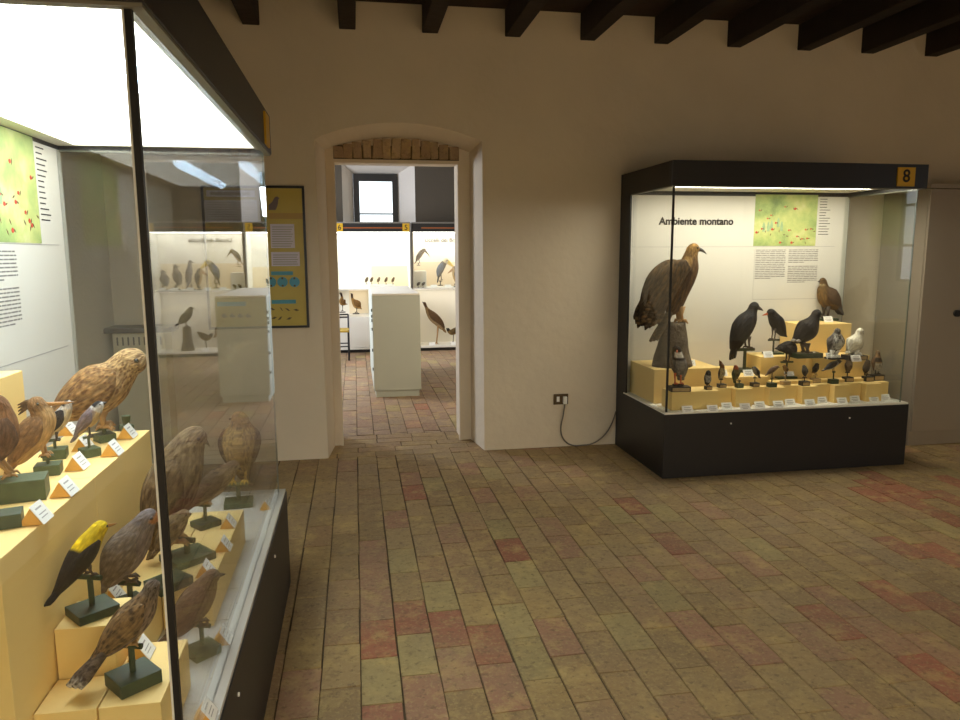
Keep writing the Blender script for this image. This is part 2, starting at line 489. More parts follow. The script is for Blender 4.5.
for x in (-1.205, -.637, -.002, .566, 1.155, 1.71, 2.275, 2.853, 3.43, 3.972, 4.53, 5.09, 5.65, 6.2):
    struct(MB().box(x - .056, x + .056, -2.5, YW, 3.018, ZC).build('ceiling_beam', M['beam'], bevel=.006))
# room beyond
fw = MB()
nx0, nx1, nz1 = -.16, 1.0, 2.93
YF = 12.0
fw.box(-2.5, nx0, YF, YF + .6, 0, 3.35); fw.box(nx1, 4.0, YF, YF + .6, 0, 3.35); fw.box(nx0, nx1, YF, YF + .6, 0, 1.7); fw.box(nx0, nx1, YF, YF + .6, nz1, 3.35)
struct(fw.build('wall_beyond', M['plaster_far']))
rv = MB()     # white splayed reveal
o_ = [(nx0, 1.7), (nx0, nz1), (nx1, nz1), (nx1, 1.7)]; i_ = [(.014, 1.85), (.014, 2.792), (.736, 2.792), (.736, 1.85)]
vs = [(p[0], YF - .004, p[1]) for p in o_] + [(p[0], YF + .32, p[1]) for p in i_]
rv.add(vs, [(0, 1, 5, 4), (1, 2, 6, 5), (2, 3, 7, 6), (3, 0, 4, 7)])
struct(rv.build('trim_3', M['whitewash']))
wn = MB()
wn.box(.015, .112, YF + .27, YF + .32, 1.85, 2.79); wn.box(.648, .735, YF + .27, YF + .32, 1.85, 2.79); wn.box(.112, .648, YF + .27, YF + .32, 2.67, 2.79)
wn.box(.112, .648, YF + .275, YF + .315, 2.135, 2.157); wn.box(.112, .648, YF + .27, YF + .32, 1.85, 1.93)
w3 = struct(wn.build('window_3', M['black_metal']))
MB().box(.112, .648, YF + .29, YF + .295, 1.93, 2.67).build('window_pane', M['glass'], w3)
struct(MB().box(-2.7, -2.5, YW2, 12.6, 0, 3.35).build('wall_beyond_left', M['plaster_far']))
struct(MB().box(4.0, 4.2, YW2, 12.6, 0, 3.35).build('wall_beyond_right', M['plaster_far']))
struct(MB().box(-2.7, 4.2, YW2 - .3, 12.6, 3.35, 3.5).build('ceiling_beyond', M['whitewash']))

# ------------------------------------------------------------------ printed panels
def picture_mat(name, yellow):
    # pale map of green hills
    m = bpy.data.materials.new(name); m.use_nodes = True; nt = m.node_tree; b = nt.nodes['Principled BSDF']; b.inputs['Roughness'].default_value = .6
    tc = nt.nodes.new('ShaderNodeTexCoord')
    n = nt.nodes.new('ShaderNodeTexNoise'); n.inputs['Scale'].default_value = 5.0; n.inputs['Detail'].default_value = 9; n.inputs['Roughness'].default_value = .6
    nt.links.new(tc.outputs['Object'], n.inputs['Vector'])
    r = nt.nodes.new('ShaderNodeValToRGB'); e = r.color_ramp.elements
    e[0].position = .3; e[0].color = lin((118, 140, 84)); e[1].position = .72; e[1].color = lin((212, 208, 160))
    k = e.new(.43); k.color = lin((156, 174, 104)); k = e.new(.55); k.color = lin((186, 192, 118) if yellow else (200, 210, 146))
    nt.links.new(n.outputs['Fac'], r.inputs[0]); nt.links.new(r.outputs[0], b.inputs['Base Color'])
    return m


M['map_a'] = picture_mat('painted_landscape', True)
M['pic_tree'] = mat('painted_trees', (160, 188, 140), .7, noise=.25, nscale=40)
M['pic_red'] = mat('painted_red_dots', (196, 62, 44), .7)
M['pic_brown'] = mat('painted_brown_marks', (112, 78, 52), .7)
M['map_bg2'] = mat('painted_meadow', (190, 206, 110), .7, noise=.25, nscale=14)


def frame_xf(o, ex, ez, en):
    """local panel frame: x along the panel, y out of it (towards the viewer), z up"""
    return Matrix(((ex.x, en.x, ez.x, o.x), (ex.y, en.y, ez.y, o.y), (ex.z, en.z, ez.z, o.z), (0, 0, 0, 1)))


def text_block(mb, x0, x1, z1, lines, dz, h, rnd, th=.0008):
    for i in range(lines):
        z = z1 - i * dz; x = x0; end = x1 if i < lines - 1 else x0 + (x1 - x0) * rnd.uniform(.4, .8)
        while x < end - .004:
            wl = min(rnd.uniform(.012, .05), end - x); mb.box(x, x + wl, 0, th, z - h, z); x += wl + .006


def case_panel_print(case, panel, xf, title, seed, dx=0, tdx=0):
    xt = xf @ Matrix.Translation((tdx, 0, 0)); xf = xf @ Matrix.Translation((dx, 0, 0))
    rnd = random.Random(seed)
    mp = MB().box(1.015, 1.535, 0, .0015, 1.543, 1.928); pic = mp.build('landscape_picture', M['map_a'], panel, xf=xf)
    t = MB()
    for k in range(5):
        x = 1.10 + .012 * rnd.uniform(-1, 1) + (k % 5) * .034; z = 1.70 + rnd.uniform(-.02, .03)
        t.poly([(x - .010, .0016, z - .035), (x + .010, .0016, z - .035), (x + .013, .0016, z + .0), (x + .006, .0016, z + .03), (x, .0016, z + .04), (x - .006, .0016, z + .03), (x - .013, .0016, z + .0)], (0, 1, 0), .0004)
    t.build('painted_tree', M['pic_tree'], pic, xf=xf)['kind'] = 'stuff'
    d = MB(); m2 = MB()
    for k in range(26):
        x = 1.035 + .48 * ((k * .618) % 1); z = rnd.choice([rnd.uniform(1.56, 1.72), rnd.uniform(1.56, 1.90)])
        if k < 17: d.disc((x, .0016, z), (0, 1, 0), rnd.uniform(.006, .010), .0008, 10)
        a = rnd.uniform(0, 3); c, s_ = math.cos(a) * .012, math.sin(a) * .012
        x += .015
        m2.poly([(x - c, .0016, z - s_), (x + s_ * .3, .0016, z - c * .3), (x + c, .0016, z + s_), (x - s_ * .3, .0016, z + c * .4)], (0, 1, 0), .0007)
    d.build('red_number_dot', M['pic_red'], pic, xf=xf)['kind'] = 'stuff'; m2.build('painted_bird', M['pic_brown'], pic, xf=xf)['kind'] = 'stuff'
    L = MB()
    for k in range(14):
        z = 1.90 - k * .0205; L.box(1.555, 1.555 + rnd.uniform(.05, .095), 0, .0008, z - .005, z)
    L.build('species_list', M['ink'], panel, xf=xf)
    for a in ((1.04, 1.29, 1.515, 17), (1.315, 1.565, 1.515, 8), (1.315, 1.565, 1.39, 10)):
        T = MB(); text_block(T, *a, .0135, .0052, rnd); T.build('printed_paragraph', M['ink2'], panel, xf=xt)
    G = MB(); G.box(.045, 1.70, 0, .001, 1.537, 1.540); G.box(1.03, 1.70, 0, .001, 1.134, 1.137); G.box(.045, .047, 0, .001, 1.54, 1.91); G.box(1.03, 1.0315, 0, .001, 1.137, 1.52)
    G.build('panel_seam', M['ink3'], panel, xf=xf)


# ------------------------------------------------------------------ display cases
def display_case(name, label, origin, yaw, L, D, yb, lamp, digit, stud_z=.36, de=(.09, .46), zc=.03, tubes=False):
    """x along the long glass front, y from the front to the back, z up"""
    c, s = math.cos(yaw), math.sin(yaw)
    xf = Matrix(((c, -s, 0, origin[0]), (s, c, 0, origin[1]), (0, 0, 1, 0), (0, 0, 0, 1)))
    t = thing(name, label, 'display case', origin, 'lit glass display cases of this room')
    ZB, ZT, ZR = .45, 1.915, 2.072
    MB().box(0, L, 0, D, 0.001, ZB - .012).build('base', M['dark'], t, xf=xf, bevel=.003)
    MB().box(.004, L - .004, .004, yb, ZB - .012, ZB).build('tray', M['tray'] if tubes else M['white'], t, xf=xf)
    # canopy
    cn = MB(); h = .03
    cn.box(0, L, 0, h, ZT, ZR); cn.box(0, L, D - h, D, ZT, ZR); cn.box(0, h, h, D - h, ZT, ZR); cn.box(L - h, L, h, D - h, ZT, ZR); cn.box(h, L - h, h, D - h, ZR - .02, ZR)
    canopy = cn.build('canopy', M['dark'], t, xf=xf, bevel=.002)
    lp = MB(); lp.box(.004, L - .004, .004, .026, ZT - .006, ZT); lp.box(.004, .026, .026, yb, ZT - .006, ZT); lp.box(L - .026, L - .004, .026, yb, ZT - .006, ZT)
    lp.build('canopy_lip', M['lip'], t, xf=xf)
    cl = MB(); z0, z1 = ZT + zc, ZT + zc + .01; e, e1 = de
    cl.box(h, L - h, h, e, z0, z1); cl.box(h, L - h, e1, yb, z0, z1); cl.box(h, e, e, e1, z0, z1); cl.box(L - e, L - h, e, e1, z0, z1)
    cl.build('canopy_ceiling', M['white'], t, xf=xf)
    MB().box(e, L - e, e, e1, z0 + .002, z1).build('light_diffuser', emis(name + '_lamp', *lamp), t, xf=xf)
    if tubes:
        for y_ in (.17, .46):
            MB().tube([(.30, y_, ZT + .008), (L - .50, y_, ZT + .008)], .026, 12).build('fluorescent_tube', emis('cool_tube', (.62, .80, 1.0), 30), t, xf=xf)
    # back housing and panel
    bk = MB(); bk.box(0, L, yb + .012, D, ZB - .012, ZT); bk.box(.03, L - .03, yb + .0005, yb + .012, ZT, ZT + zc - .001); bk.box(0, .012, yb - .055, yb + .012, ZB, ZT)
    bk.build('back_housing', M['dark'], t, xf=xf)
    panel = MB().box(.012, L - .012, yb, yb + .012, ZB, ZT).build('back_panel', M['panel'], t, xf=xf)
    # glass
    g = .006; i = .022; iy = .026; r = L - .045
    for (a, b, c_, d_) in ((i, r, iy, iy + g), (i, i + g, iy + g + .004, yb), (r - g, r, iy + g + .004, yb)):
        MB().box(a, b, c_, d_, ZB, ZT).build('glass_pane', M['glass'], t, xf=xf)
    MB().box(i - .003, i + .009, iy - .001, iy + .011, ZB, ZT).build('corner_seal', M['dark_in'], t, xf=xf)
    MB().box(i + .0005, i + .0055, iy + .0115, iy + .016, ZB, ZT).build('lit_glass_edge', M['card'], t, xf=xf)  # light caught in the pane's edge, painted as a white strip
    MB().box(r - .005, r + .001, iy + .002, iy + .008, ZB, ZT).build('corner_seal', mat('clear_green_seal', (96, 104, 92), .4), t, xf=xf)
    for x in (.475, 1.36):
        MB().disc((x, 0, stud_z), (0, -1, 0), .0055, .004).build('lock', M['card'], t, xf=xf, smooth=False)  # white disc: the metal glint of the lock is put into its colour
    pl = MB().box(L - .235, L - .105, -.008, 0, ZT + .012, ZR - .022).build('number_plate', M['yellow'], t, xf=xf)
    if digit:
        p = xf @ V((L - .170, -.0085, (ZT + ZR) / 2 - .003)); text(digit, 'number', M['ink'], t, p, .115, (R90, 0, yaw), bold=.002)
    # the panel's printed face looks at the front (-y): flip so that y points out
    pxf = xf @ Matrix(((1, 0, 0, 0), (0, -1, 0, yb - .0001), (0, 0, 1, 0), (0, 0, 0, 1)))
    return t, panel, pxf, xf


case8, panel8, pxf8, xf8 = display_case('display_case', 'dark framed glass case numbered 8 with an eagle and crow inside', (1.985, 4.39, 0), 0, 1.818, .90, .76, LAMP_RIGHT, '8')
case_panel_print(case8, panel8, pxf8, None, 4)
tt = text('Ambiente montano', 'panel_title', M['ink'], panel8, pxf8 @ V((.545, .0035, 1.726)), .0755, (R90, 0, 0), bold=.0021)
caseL, panelL, pxfL, xfL = display_case('display_case', 'large bright glass case beside the camera with owls, dove and oriole', (-.333, 1.352, 0), R90, 1.905, .87, .822, LAMP_LEFT, None, de=(.06, .75), zc=.016, tubes=True)
case_panel_print(caseL, panelL, pxfL, None, 8, .10, -.15)


# ------------------------------------------------------------------ cream plinths
def plinth(label, x0, x1, y0, y1, z1, z0=.4505, group='cream step plinths of the left case'):
    o = MB().box(x0 + .0008, x1 - .0008, y0 + .0008, y1 - .0008, z0, z1).build('cream_plinth', M['cream'], loc=((x0 + x1) / 2, (y0 + y1) / 2, z0), bevel=.0015)
    return tag(o, label, 'plinth', group)


T1, T2, T3, T4 = .575, .690, .934, 1.18
plinth('tall cream plinth under the jay, nearer half of the upper tier', -.92, -.673, 1.42, 1.935, T3)
plinth('tall cream plinth under the big leaning owl, farther half of the upper tier', -.92, -.673, 1.935, 2.45, T3)
plinth('topmost cream plinth against the printed back panel at the photo edge', -1.145, -.925, 1.42, 2.19, T4)
plinth('cream plinth under the black and yellow oriole', -.671, -.548, 1.612, 1.748, T2)
plinth('low cream plinth under the tail of the spotted dove', -.671, -.5505, 1.483, 1.608, T1)
plinth('low cream plinth carrying the spotted dove', -.5485, -.425, 1.483, 1.738, T1)
plinth('cream plinth behind the oriole under the grey pigeon', -.671, -.562, 1.752, 2.65, T1)
plinth('cream plinth in the second row carrying the stand of the streaked hawk', -.560, -.425, 2.03, 2.65, T1)
g8 = 'cream step plinths of case 8'
plinth('wide cream plinth under the eagle stump', 2.035, 2.535, 4.69, 5.14, T2, group=g8)
plinth('cream plinth under the orange-billed black bird', 2.866, 3.22, 4.74, 4.98, .75, group=g8)
plinth('cream plinth under the dark grouse and the white ptarmigan', 3.222, 3.68, 4.66, 4.845, .75, group=g8)
plinth('tall cream plinth under the brown partridge', 3.25, 3.66, 4.85, 5.13, .965, group=g8)
plinth('low cream plinth under the stand of the big crow', 2.54, 2.862, 4.62, 5.12, .63, group=g8)
plinth('low cream ledge in front of the grouse plinth', 2.866, 3.66, 4.585, 4.655, .595, group=g8)
plinth('front cream plinth under the white-throated partridge', 2.062, 2.405, 4.455, 4.62, T1, group=g8)
xs = 2.407
nm = ['small grey masked bird', 'woodpecker with a flared crest', 'red-headed green bird', 'blue-grey bird with its tail lowered', 'slim brown-pink bird pointing up right', 'tiny wren on a post',
      'grey bird seen from behind', 'black and rust bird', 'grey and white long bird', 'upright brown bird', 'dark brown thrush', 'brown bird with a dark breast band']
k = 0
while xs < 3.70:
    wd = min(.1235, 3.742 - xs); fy = 4.47 if k % 2 else 4.525
    plinth('narrow front row cream plinth, block %s, below the %s' % ('set forward' if k % 2 else 'set back', nm[k]), xs, xs + wd, fy, 4.582, T1, group=g8)
    xs += wd + .0005; k += 1

# ------------------------------------------------------------------ label cards
def wedge_card(p, yaw, label, group, ln=.052, base=.046, h=.036, lines=True):
    """folded card on a wooden wedge: written face looks along yaw"""
    t = thing('label_card', label, 'label card', p, group)
    c, s = math.cos(yaw), math.sin(yaw)
    xf = Matrix(((c, -s, 0, p[0]), (s, c, 0, p[1]), (0, 0, 1, p[2]), (0, 0, 0, 1)))
    b = base / 2; l = ln / 2
    MB().add([(-b, -l, 0), (b, -l, 0), (0, -l, h), (-b, l, 0), (b, l, 0), (0, l, h)], [(0, 1, 2), (3, 5, 4), (0, 3, 4, 1), (1, 4, 5, 2), (0, 2, 5, 3)]).build('wooden_wedge', M['wedge'], t, xf=xf)
    n = V((h, 0, b)).normalized()
    A = [V((b + .002, -l - .001, 0)), V((b + .002, l + .001, 0)), V((-.001, l + .001, h + .003)), V((-.001, -l - .001, h + .003))]
    A = [a + n * .0006 for a in A]
    pc = MB().poly(A, n, .0008).build('paper_card', M['card'], t, xf=xf)
    if lines:
        m = MB()
        for (v0, v1, u0, u1) in ((.78, .70, .22, .74), (.48, .43, .2, .82), (.30, .25, .2, .75)):
            q = [A[0].lerp(A[1], u) .lerp(A[3].lerp(A[2], u), v) + n * .0009 for (u, v) in ((u0, v1), (u1, v1), (u1, v0), (u0, v0))]
            m.poly(q, n, .0003)
        m.build('printed_lines', M['ink3'], pc, xf=xf)
    return t


GL = 'white label cards on wooden wedges in the left case'
for px, py, z, lab in ((36, 521, T3, 'white card on a wedge, nearest on the tall upper plinth'),
                       (64, 494, T3, 'white card on a wedge beside the jay base on the upper tier'),
                       (77, 468, T3, 'white card on a wedge in front of the bare green base'),
                       (112, 454, T3, 'white card on a wedge right of the small nuthatch-like bird'),
                       (127, 437, T3, 'white card on a wedge at the far corner of the upper tier'),
                       (83, 449, T3, 'half-hidden white card behind the small bird on the upper tier'),
                       (68, 434, T3, 'white card behind the hoopoe below the big leaning owl'),
                       (228, 526, T1, 'white card on a wedge beside the streaked hawk stand'),
                       (223, 549, T1, 'white card on a wedge beside the wide green owl base'),
                       (205, 574, T1, 'white card behind the head of the plain brown thrush'),
                       (222, 641, .45, 'white card on the tray beside the plain brown thrush'),
                       (204, 718, .45, 'white card on the tray at the bottom edge of the photo'),
                       (266, 508, .45, 'white card on the tray beside the small hawk facing the camera'),
                       (141, 655, T1, 'white card behind the perch of the spotted dove'),
                       (113, 599, T1, 'white card between the oriole stand and the grey pigeon')):
    p = zpt(px, py, z + .002); wedge_card(p, 0, lab, GL)
GC = 'white label cards in case 8'


def small_card(px, py, z, lab, w=.075, h=.042):
    p = zpt(px, py, z + .0008)
    t = thing('label_card', lab, 'label card', p, GC)
    x, y, zz = p
    pc = MB().poly([(x - w / 2, y, zz), (x + w / 2, y, zz), (x + w / 2, y + .022, zz + h), (x - w / 2, y + .022, zz + h)], (0, .9, -.45), .002).build('paper_card', M['card'], t)
    m = MB()
    for f, a, b in ((.72, .2, .8), (.45, .15, .85), (.25, .25, .75)):
        m.box(x - w / 2 + a * w, x - w / 2 + b * w, y + .022 * f - .0012, y + .022 * f - .0006, zz + h * f - .002, zz + h * f + .002)
    m.build('printed_lines', M['ink3'], pc)


front = ['below the white-throated partridge', 'below the small masked bird', 'below the crested woodpecker', 'below the red-headed green bird', 'below the blue-grey bird', 'below the slim pink-brown bird', 'below the wren on a post',
         'below the grey bird seen from behind', 'below the black and rust bird', 'below the grey and white long bird', 'below the upright brown bird', 'below the dark thrush', 'below the brown banded bird']
for (a, b), l in zip(((235, 694), (302, 692), (340, 685), (389, 687), (428, 682), (478, 680), (509, 675), (562, 676), (594, 669), (648, 671), (682, 666), (733, 665), (763, 662)), front):
    small_card(600 + a / 2.667, 152.4 + b / 2.667, .45, 'white card on the tray of case 8 ' + l)
for px, py, z, l in ((691, 366, T2, 'white card in front of the eagle stump'), (769, 357.5, .75, 'white card under the orange-billed black bird'), (812, 358, .75, 'white card in front of the dark grouse'),
                     (832, 359, .75, 'white card under the speckled grey ptarmigan'), (829, 322, .965, 'white card under the brown partridge on the tall plinth'), (749, 376, .63, 'white card in front of the big crow stand'),
                     (790, 377.5, .595, 'white card below the little black bird'), (857, 361.5, .75, 'white card under the white ptarmigan'), (723, 376, .63, 'white card beside the crested woodpecker')):
    small_card(px, py, z, l)

# ------------------------------------------------------------------ birds
def sm(x, a, b):
    x = max(0, min(1, (x - a) / (b - a))); return x * x * (3 - 2 * x)


def mixc(a, b, t):
    return tuple(a[i] * (1 - t) + b[i] * t for i in range(3)) + (1,)


def catmull(P, u):
    n = len(P) - 1; x = max(0, min(n - 1e-6, u * n)); i = int(x); t = x - i
    p0, p1, p2, p3 = P[max(i - 1, 0)], P[i], P[i + 1], P[min(i + 2, n)]
    return 0.5 * ((2 * p1) + (p2 - p0) * t + (2 * p0 - 5 * p1 + 4 * p2 - p3) * t * t + (3 * p1 - p0 - 3 * p2 + p3) * t ** 3)


def bird(name, label, base, zs, pts, beak, tail=None, plane=0.0, mode='side', back=(110, 90, 70), belly=(170, 150, 120), head=None, wing=None, tailc=None,
         zones=(), feath=None, flat=.82, stand=None, legs=None, beakm='beak', legm='leg', beakw=.42, hook=0, eye=.16, eyem='eye', wing_tip=None, wa=(22, 58), group='mounted birds in the left case',
         seg=14, rings=22, nowing=False, crest=None, tail_w=1.0, wext=.28, ws=.70, wtr=None, toes=True, cat='mounted bird', extra=None, tufts=None, tip=None, hb=(.76, .84)):
    """base: pixel of the foot of the stand on the surface at height zs; the outline is traced on an upright plane through it"""
    P0 = zpt(base[0], base[1], zs) if zs is not None else ypt(*base)
    h = V((math.cos(plane), math.sin(plane), 0)); nn = V((-math.sin(plane), math.cos(plane), 0))

    def at(px, py, off=0.0):
        d = ray(px, py); q = EYE + d * ((P0 - EYE).dot(nn) / d.dot(nn)); return q + nn * off
    t = thing(name, label, cat, P0, group)
    C = [at(p[0], p[1], p[3] if len(p) > 3 else 0) for p in pts]
    Rr = [p[2] * depth(c) / F for p, c in zip(pts, C)]
    bk = at(beak[0], beak[1], beak[2] if len(beak) > 2 else (pts[-1][3] if len(pts[-1]) > 3 else 0))
    R_ = [V((r, 0, 0)) for r in Rr]
    heading = (C[-1] - C[0])
    # spine samples
    sp = []
    for i in range(rings):
        u = i / (rings - 1); sp.append((u, catmull(C, u), max(catmull(R_, u).x, .0012)))
    lat0 = nn if mode == 'side' else h
    sgn = 1.0
    if mode == 'side' and heading.dot(h) < 0: sgn = -1.0
    if mode == 'side' and abs((bk - C[-1]).dot(h)) > 1e-4: sgn = 1.0 if (bk - C[-1]).dot(h) > 0 else -1.0

    def frame(i):
        a = sp[max(i - 1, 0)][1]; b = sp[min(i + 1, rings - 1)][1]; T = (b - a).normalized()
        if mode == 'side': Nn = T.cross(lat0) * sgn
        elif mode == 'front': Nn = T.cross(lat0)
        else: Nn = lat0.cross(T)
        return T, Nn.normalized()
    cb, cv = lin(back), lin(belly); ch = lin(head) if head else None
    ct = lin(tailc or back); cw = lin(wing or back)

    def colour(u, s):
        c = mixc(cv, cb, sm(s, -.35, .25))
        if ch: c = mixc(c, ch, sm(u, *hb))
        u = min(u, 1.0)
        for (u0, u1, s0, s1, cc) in zones:
            if u0 <= u <= u1 and s0 <= s <= s1: c = lin(cc)
        return c
    mb = MB(); RG = []; CC = []; FW = []; LB = sum((sp[i + 1][1] - sp[i][1]).length for i in range(rings - 1)); RM = max(Rr)
    hd = (bk - sp[-1][1]).normalized()

    def ring(c, ry, rz, Nn, u, la=lat0):
        r = []
        for k in range(seg):
            a = 2 * math.pi * k / seg; s = math.sin(a)
            r.append(c + la * (ry * math.cos(a)) + Nn * (rz * s)); CC.append(colour(u, s))
            ph = (a + math.pi / 2) % (2 * math.pi); ph = min(ph, 2 * math.pi - ph); FW.append((u * LB, ph * RM, 0))
        RG.append(r)
    T, Nn = frame(0); r0 = sp[0][2]
    ring(sp[0][1] - T * r0 * .8, r0 * .25, r0 * .25, Nn, 0)
    for i, (u, c, r) in enumerate(sp):
        T, Nn = frame(i); f = flat + (1 - flat) * sm(u, .75, 1)
        ring(c, r * f, r, Nn, u)
    r1 = sp[-1][2]; T, Nn = frame(rings - 1)
    hd2 = (T + hd * (.40 if mode == 'side' else .22)).normalized()
    Nh = (Nn - hd2 * Nn.dot(hd2)).normalized() if abs(Nn.dot(hd2)) < .95 else Nn
    for e, q in ((.45, .90), (.78, .62), (.97, .22)):
        Nq = Nn.lerp(Nh, e).normalized()
        ring(sp[-1][1] + hd2 * r1 * e, r1 * q, r1 * q, Nq, 1.0 + e * r1 / LB)
    mb.loft(RG, True, CC, flow=FW)
    fm = feath or M['plume']
    body = mb.build('body', fm, t, smooth=True, sub=1)
    # eyes
    if eye:
        for s in (-1, 1):
            if mode == 'side': ep = sp[-1][1] + hd * r1 * .36 + lat0 * s * r1 * .84 + V((0, 0, r1 * .22))
            else: ep = sp[-1][1] + hd * r1 * .55 + lat0 * s * r1 * .62 + V((0, 0, r1 * .30))
            MB().ball(ep, r1 * eye, 8).build('eye', M[eyem], t, smooth=True)
    # beak
    bb = MB(); rb = r1 * beakw; b0 = sp[-1][1] + hd * r1 * .66; prs = []
    for k in range(6):
        u = k / 5; q = b0.lerp(bk, u); q = q + V((0, 0, 1)) * (-hook * r1 * (u ** 2.2) + hook * r1 * .5 * u * (1 - u) * 2)
        rad = rb * (1 - u) ** .75 + .0006
        x = lat0; up = hd.cross(x).normalized()
        prs.append([q + x * (rad * .62 * math.cos(a * math.pi / 4)) + up * (rad * math.sin(a * math.pi / 4)) for a in range(8)])
    bb.loft(prs).build('beak', M[beakm], t, smooth=True)
    # tail
    if tail:
        A = sp[0][1]; tp = at(tail[0], tail[1], tail[3] if len(tail) > 3 else 0); hw = tail[2] * depth(tp) / F
        Tt = (tp - A).normalized(); Nt = frame(0)[1]
        tl = MB()
        nb = 5
        for j in range(nb):
            o = (j - (nb - 1) / 2) / ((nb - 1) / 2)
            s0 = A + Tt * (-r0 * .8) + lat0 * (o * r0 * .35); s1 = tp + lat0 * (o * hw * .75 * tail_w) - Tt * abs(o) * hw * .5 + Nt * (hw * .35 * (1 - abs(o)))
            rr = []
            for q in (0, .35, .75, .95, 1.0):
                c = s0.lerp(s1, q) - Nt * .0006 * j; wv = (r0 * .45 * (1 - q) + hw * .42 * q) * (1 if q < .9 else (.75 if q < 1 else .3)); hv = (r0 * .55 * (1 - q) + hw * .30 * q + .0008) * (1 if q < .9 else .6)
                rr.append([c + lat0 * (wv * math.cos(a * math.pi / 4)) + Nt * (hv * math.sin(a * math.pi / 4)) for a in range(8)])
            k_ = .86 if j % 2 else 1.0
            cq = (ct[0] * k_, ct[1] * k_, ct[2] * k_, 1)
            tl.loft(rr, True, [cq] * 24 + [lin(tip) if tip else cq] * 16)
        tl.build('tail', fm, t, smooth=True)
    # wings: shells folded on the body's flanks
    if wtr:
        Cw = [at(p[0], p[1]) for p in wtr]; Hw = [V((p[2] * depth(c) / F, 0, 0)) for p, c in zip(wtr, Cw)]; Lm = max(Rr) * flat
        for s in (-1, 1):
            wm = MB(); rg = []; cc = []; fw = []
            n_ = 22
            for i in range(n_ + 1):
                q = i / n_; c = catmull(Cw, q); hh = max(catmull(Hw, q).x, .002)
                T = (catmull(Cw, min(1, q + .04)) - catmull(Cw, max(0, q - .04))).normalized(); up = T.cross(lat0).normalized()
                th = hh * (.45 - .25 * q); lo = Lm * (1.02 - .35 * q)
                rg.append([c + up * (hh * math.cos(a * math.pi / 9)) + lat0 * s * (lo + th * math.sin(a * math.pi / 9)) for a in range(18)])
                for a in range(18):
                    fw.append((-q * LB + 3, min(a, 18 - a) * hh * .3, 0))
                    kk = (1.08 if (i + a) % 2 else .88) if q < .45 else (.74 if a % 3 == 0 else 1.05); cc.append((cw[0] * kk, cw[1] * kk, cw[2] * kk, 1))
            wm.loft(rg, True, cc, flow=fw)
            a0 = catmull(Cw, .62); up = (Cw[-1] - a0).cross(lat0).normalized(); hh = catmull(Hw, .7).x
            for k in range(6):
                o = (k - 2.5) / 2.5; e = Cw[-1] + up * o * hh * .75 + (Cw[-1] - a0) * (.22 - .30 * abs(o + .2)) ; b0_ = a0 + up * o * hh * .7; mid = b0_.lerp(e, .6)
                kk = .72 if k % 2 else .95
                rr_ = []
                for p_, w_ in ((b0_, .18), (mid, .30), (b0_.lerp(e, .9), .22), (e, .05)):
                    lo = Lm * (.92 - .02 * k); rr_.append([p_ + up * hh * w_ * math.cos(a * math.pi / 4) + lat0 * s * (lo + hh * .07 * math.sin(a * math.pi / 4)) for a in range(8)])
                wm.loft(rr_, True, (cw[0] * kk, cw[1] * kk, cw[2] * kk, 1))
            wm.build('wing', fm, t, smooth=True)
    if not nowing and not wtr:
        tp = at(*tail[:2], tail[3] if len(tail) > 3 else 0) if tail else sp[0][1] - frame(0)[0] * r0 * 2
        A0 = sp[0][1]; wt = at(*wing_tip) if wing_tip else None

        def ext(u):
            if u >= 0:
                x = u * (rings - 1); i = min(int(x), rings - 2); f = x - i
                c = sp[i][1].lerp(sp[i + 1][1], f); r = sp[i][2] * (1 - f) + sp[i + 1][2] * f
                return c, r, frame(i)[1]
            return A0.lerp(tp, -u), r0 * (1 + u * .6), frame(0)[1]
        na, nb = 20, 9
        for s in (-1, 1):
            wm = MB(); outv = []; inv = []; cc = []; fw = []
            for i in range(na + 1):
                q = i / na; u = ws - q * (ws + wext)
                c, r, Nn = ext(u)
                if wt is not None:
                    c = c + (wt - ext(-wext)[0]) * sm(q, .15, 1.0)
                half = wa[1] * (math.sin(math.pi * min(1, q * 2.4 + .12) / 2) if q < .38 else 1 - .80 * ((q - .38) / .62) ** 1.5)
                ctr = wa[0] + 14 * q
                for j in range(nb):
                    v = j / (nb - 1) * 2 - 1; a = math.radians(ctr + half * v)
                    bump = 1.035 + .10 * (1 - v * v) * math.sin(math.pi * min(1, q * 1.6 + .15)) * .9
                    f = flat
                    rr = max(r, r0 * .5)
                    p = c + lat0 * (s * rr * f * math.cos(a) * bump) + Nn * (rr * math.sin(a) * bump)
                    outv.append(p); inv.append(c + lat0 * (s * rr * f * math.cos(a) * .90) + Nn * (rr * math.sin(a) * .92))
                    fw.append(((.8 - q * 1.1) * LB + 3, (v * half / 57 + 2) * RM, 0))
                    # feather rows: small coverts in front, long quills behind
                    if q < .45: kk = 1.06 if (i + (j % 2)) % 2 else .90
                    else: kk = .78 if j % 2 else 1.08
                    cc.append((cw[0] * kk, cw[1] * kk, cw[2] * kk, 1))
            vs = outv + inv; K = (na + 1) * nb; fs = []
            for i in range(na):
                for j in range(nb - 1):
                    a = i * nb + j; fs.append((a, a + 1, a + nb + 1, a + nb)); fs.append((a + K, a + nb + K, a + nb + 1 + K, a + 1 + K))
                for j in (0, nb - 1):
                    a = i * nb + j; fs.append((a, a + nb, a + nb + K, a + K))
            for i in (0, na):
                for j in range(nb - 1):
                    a = i * nb + j; fs.append((a, a + 1, a + 1 + K, a + K))
            wm.add(vs, fs, cc + cc, fw + fw)
            wm.build('wing', fm, t, smooth=True)
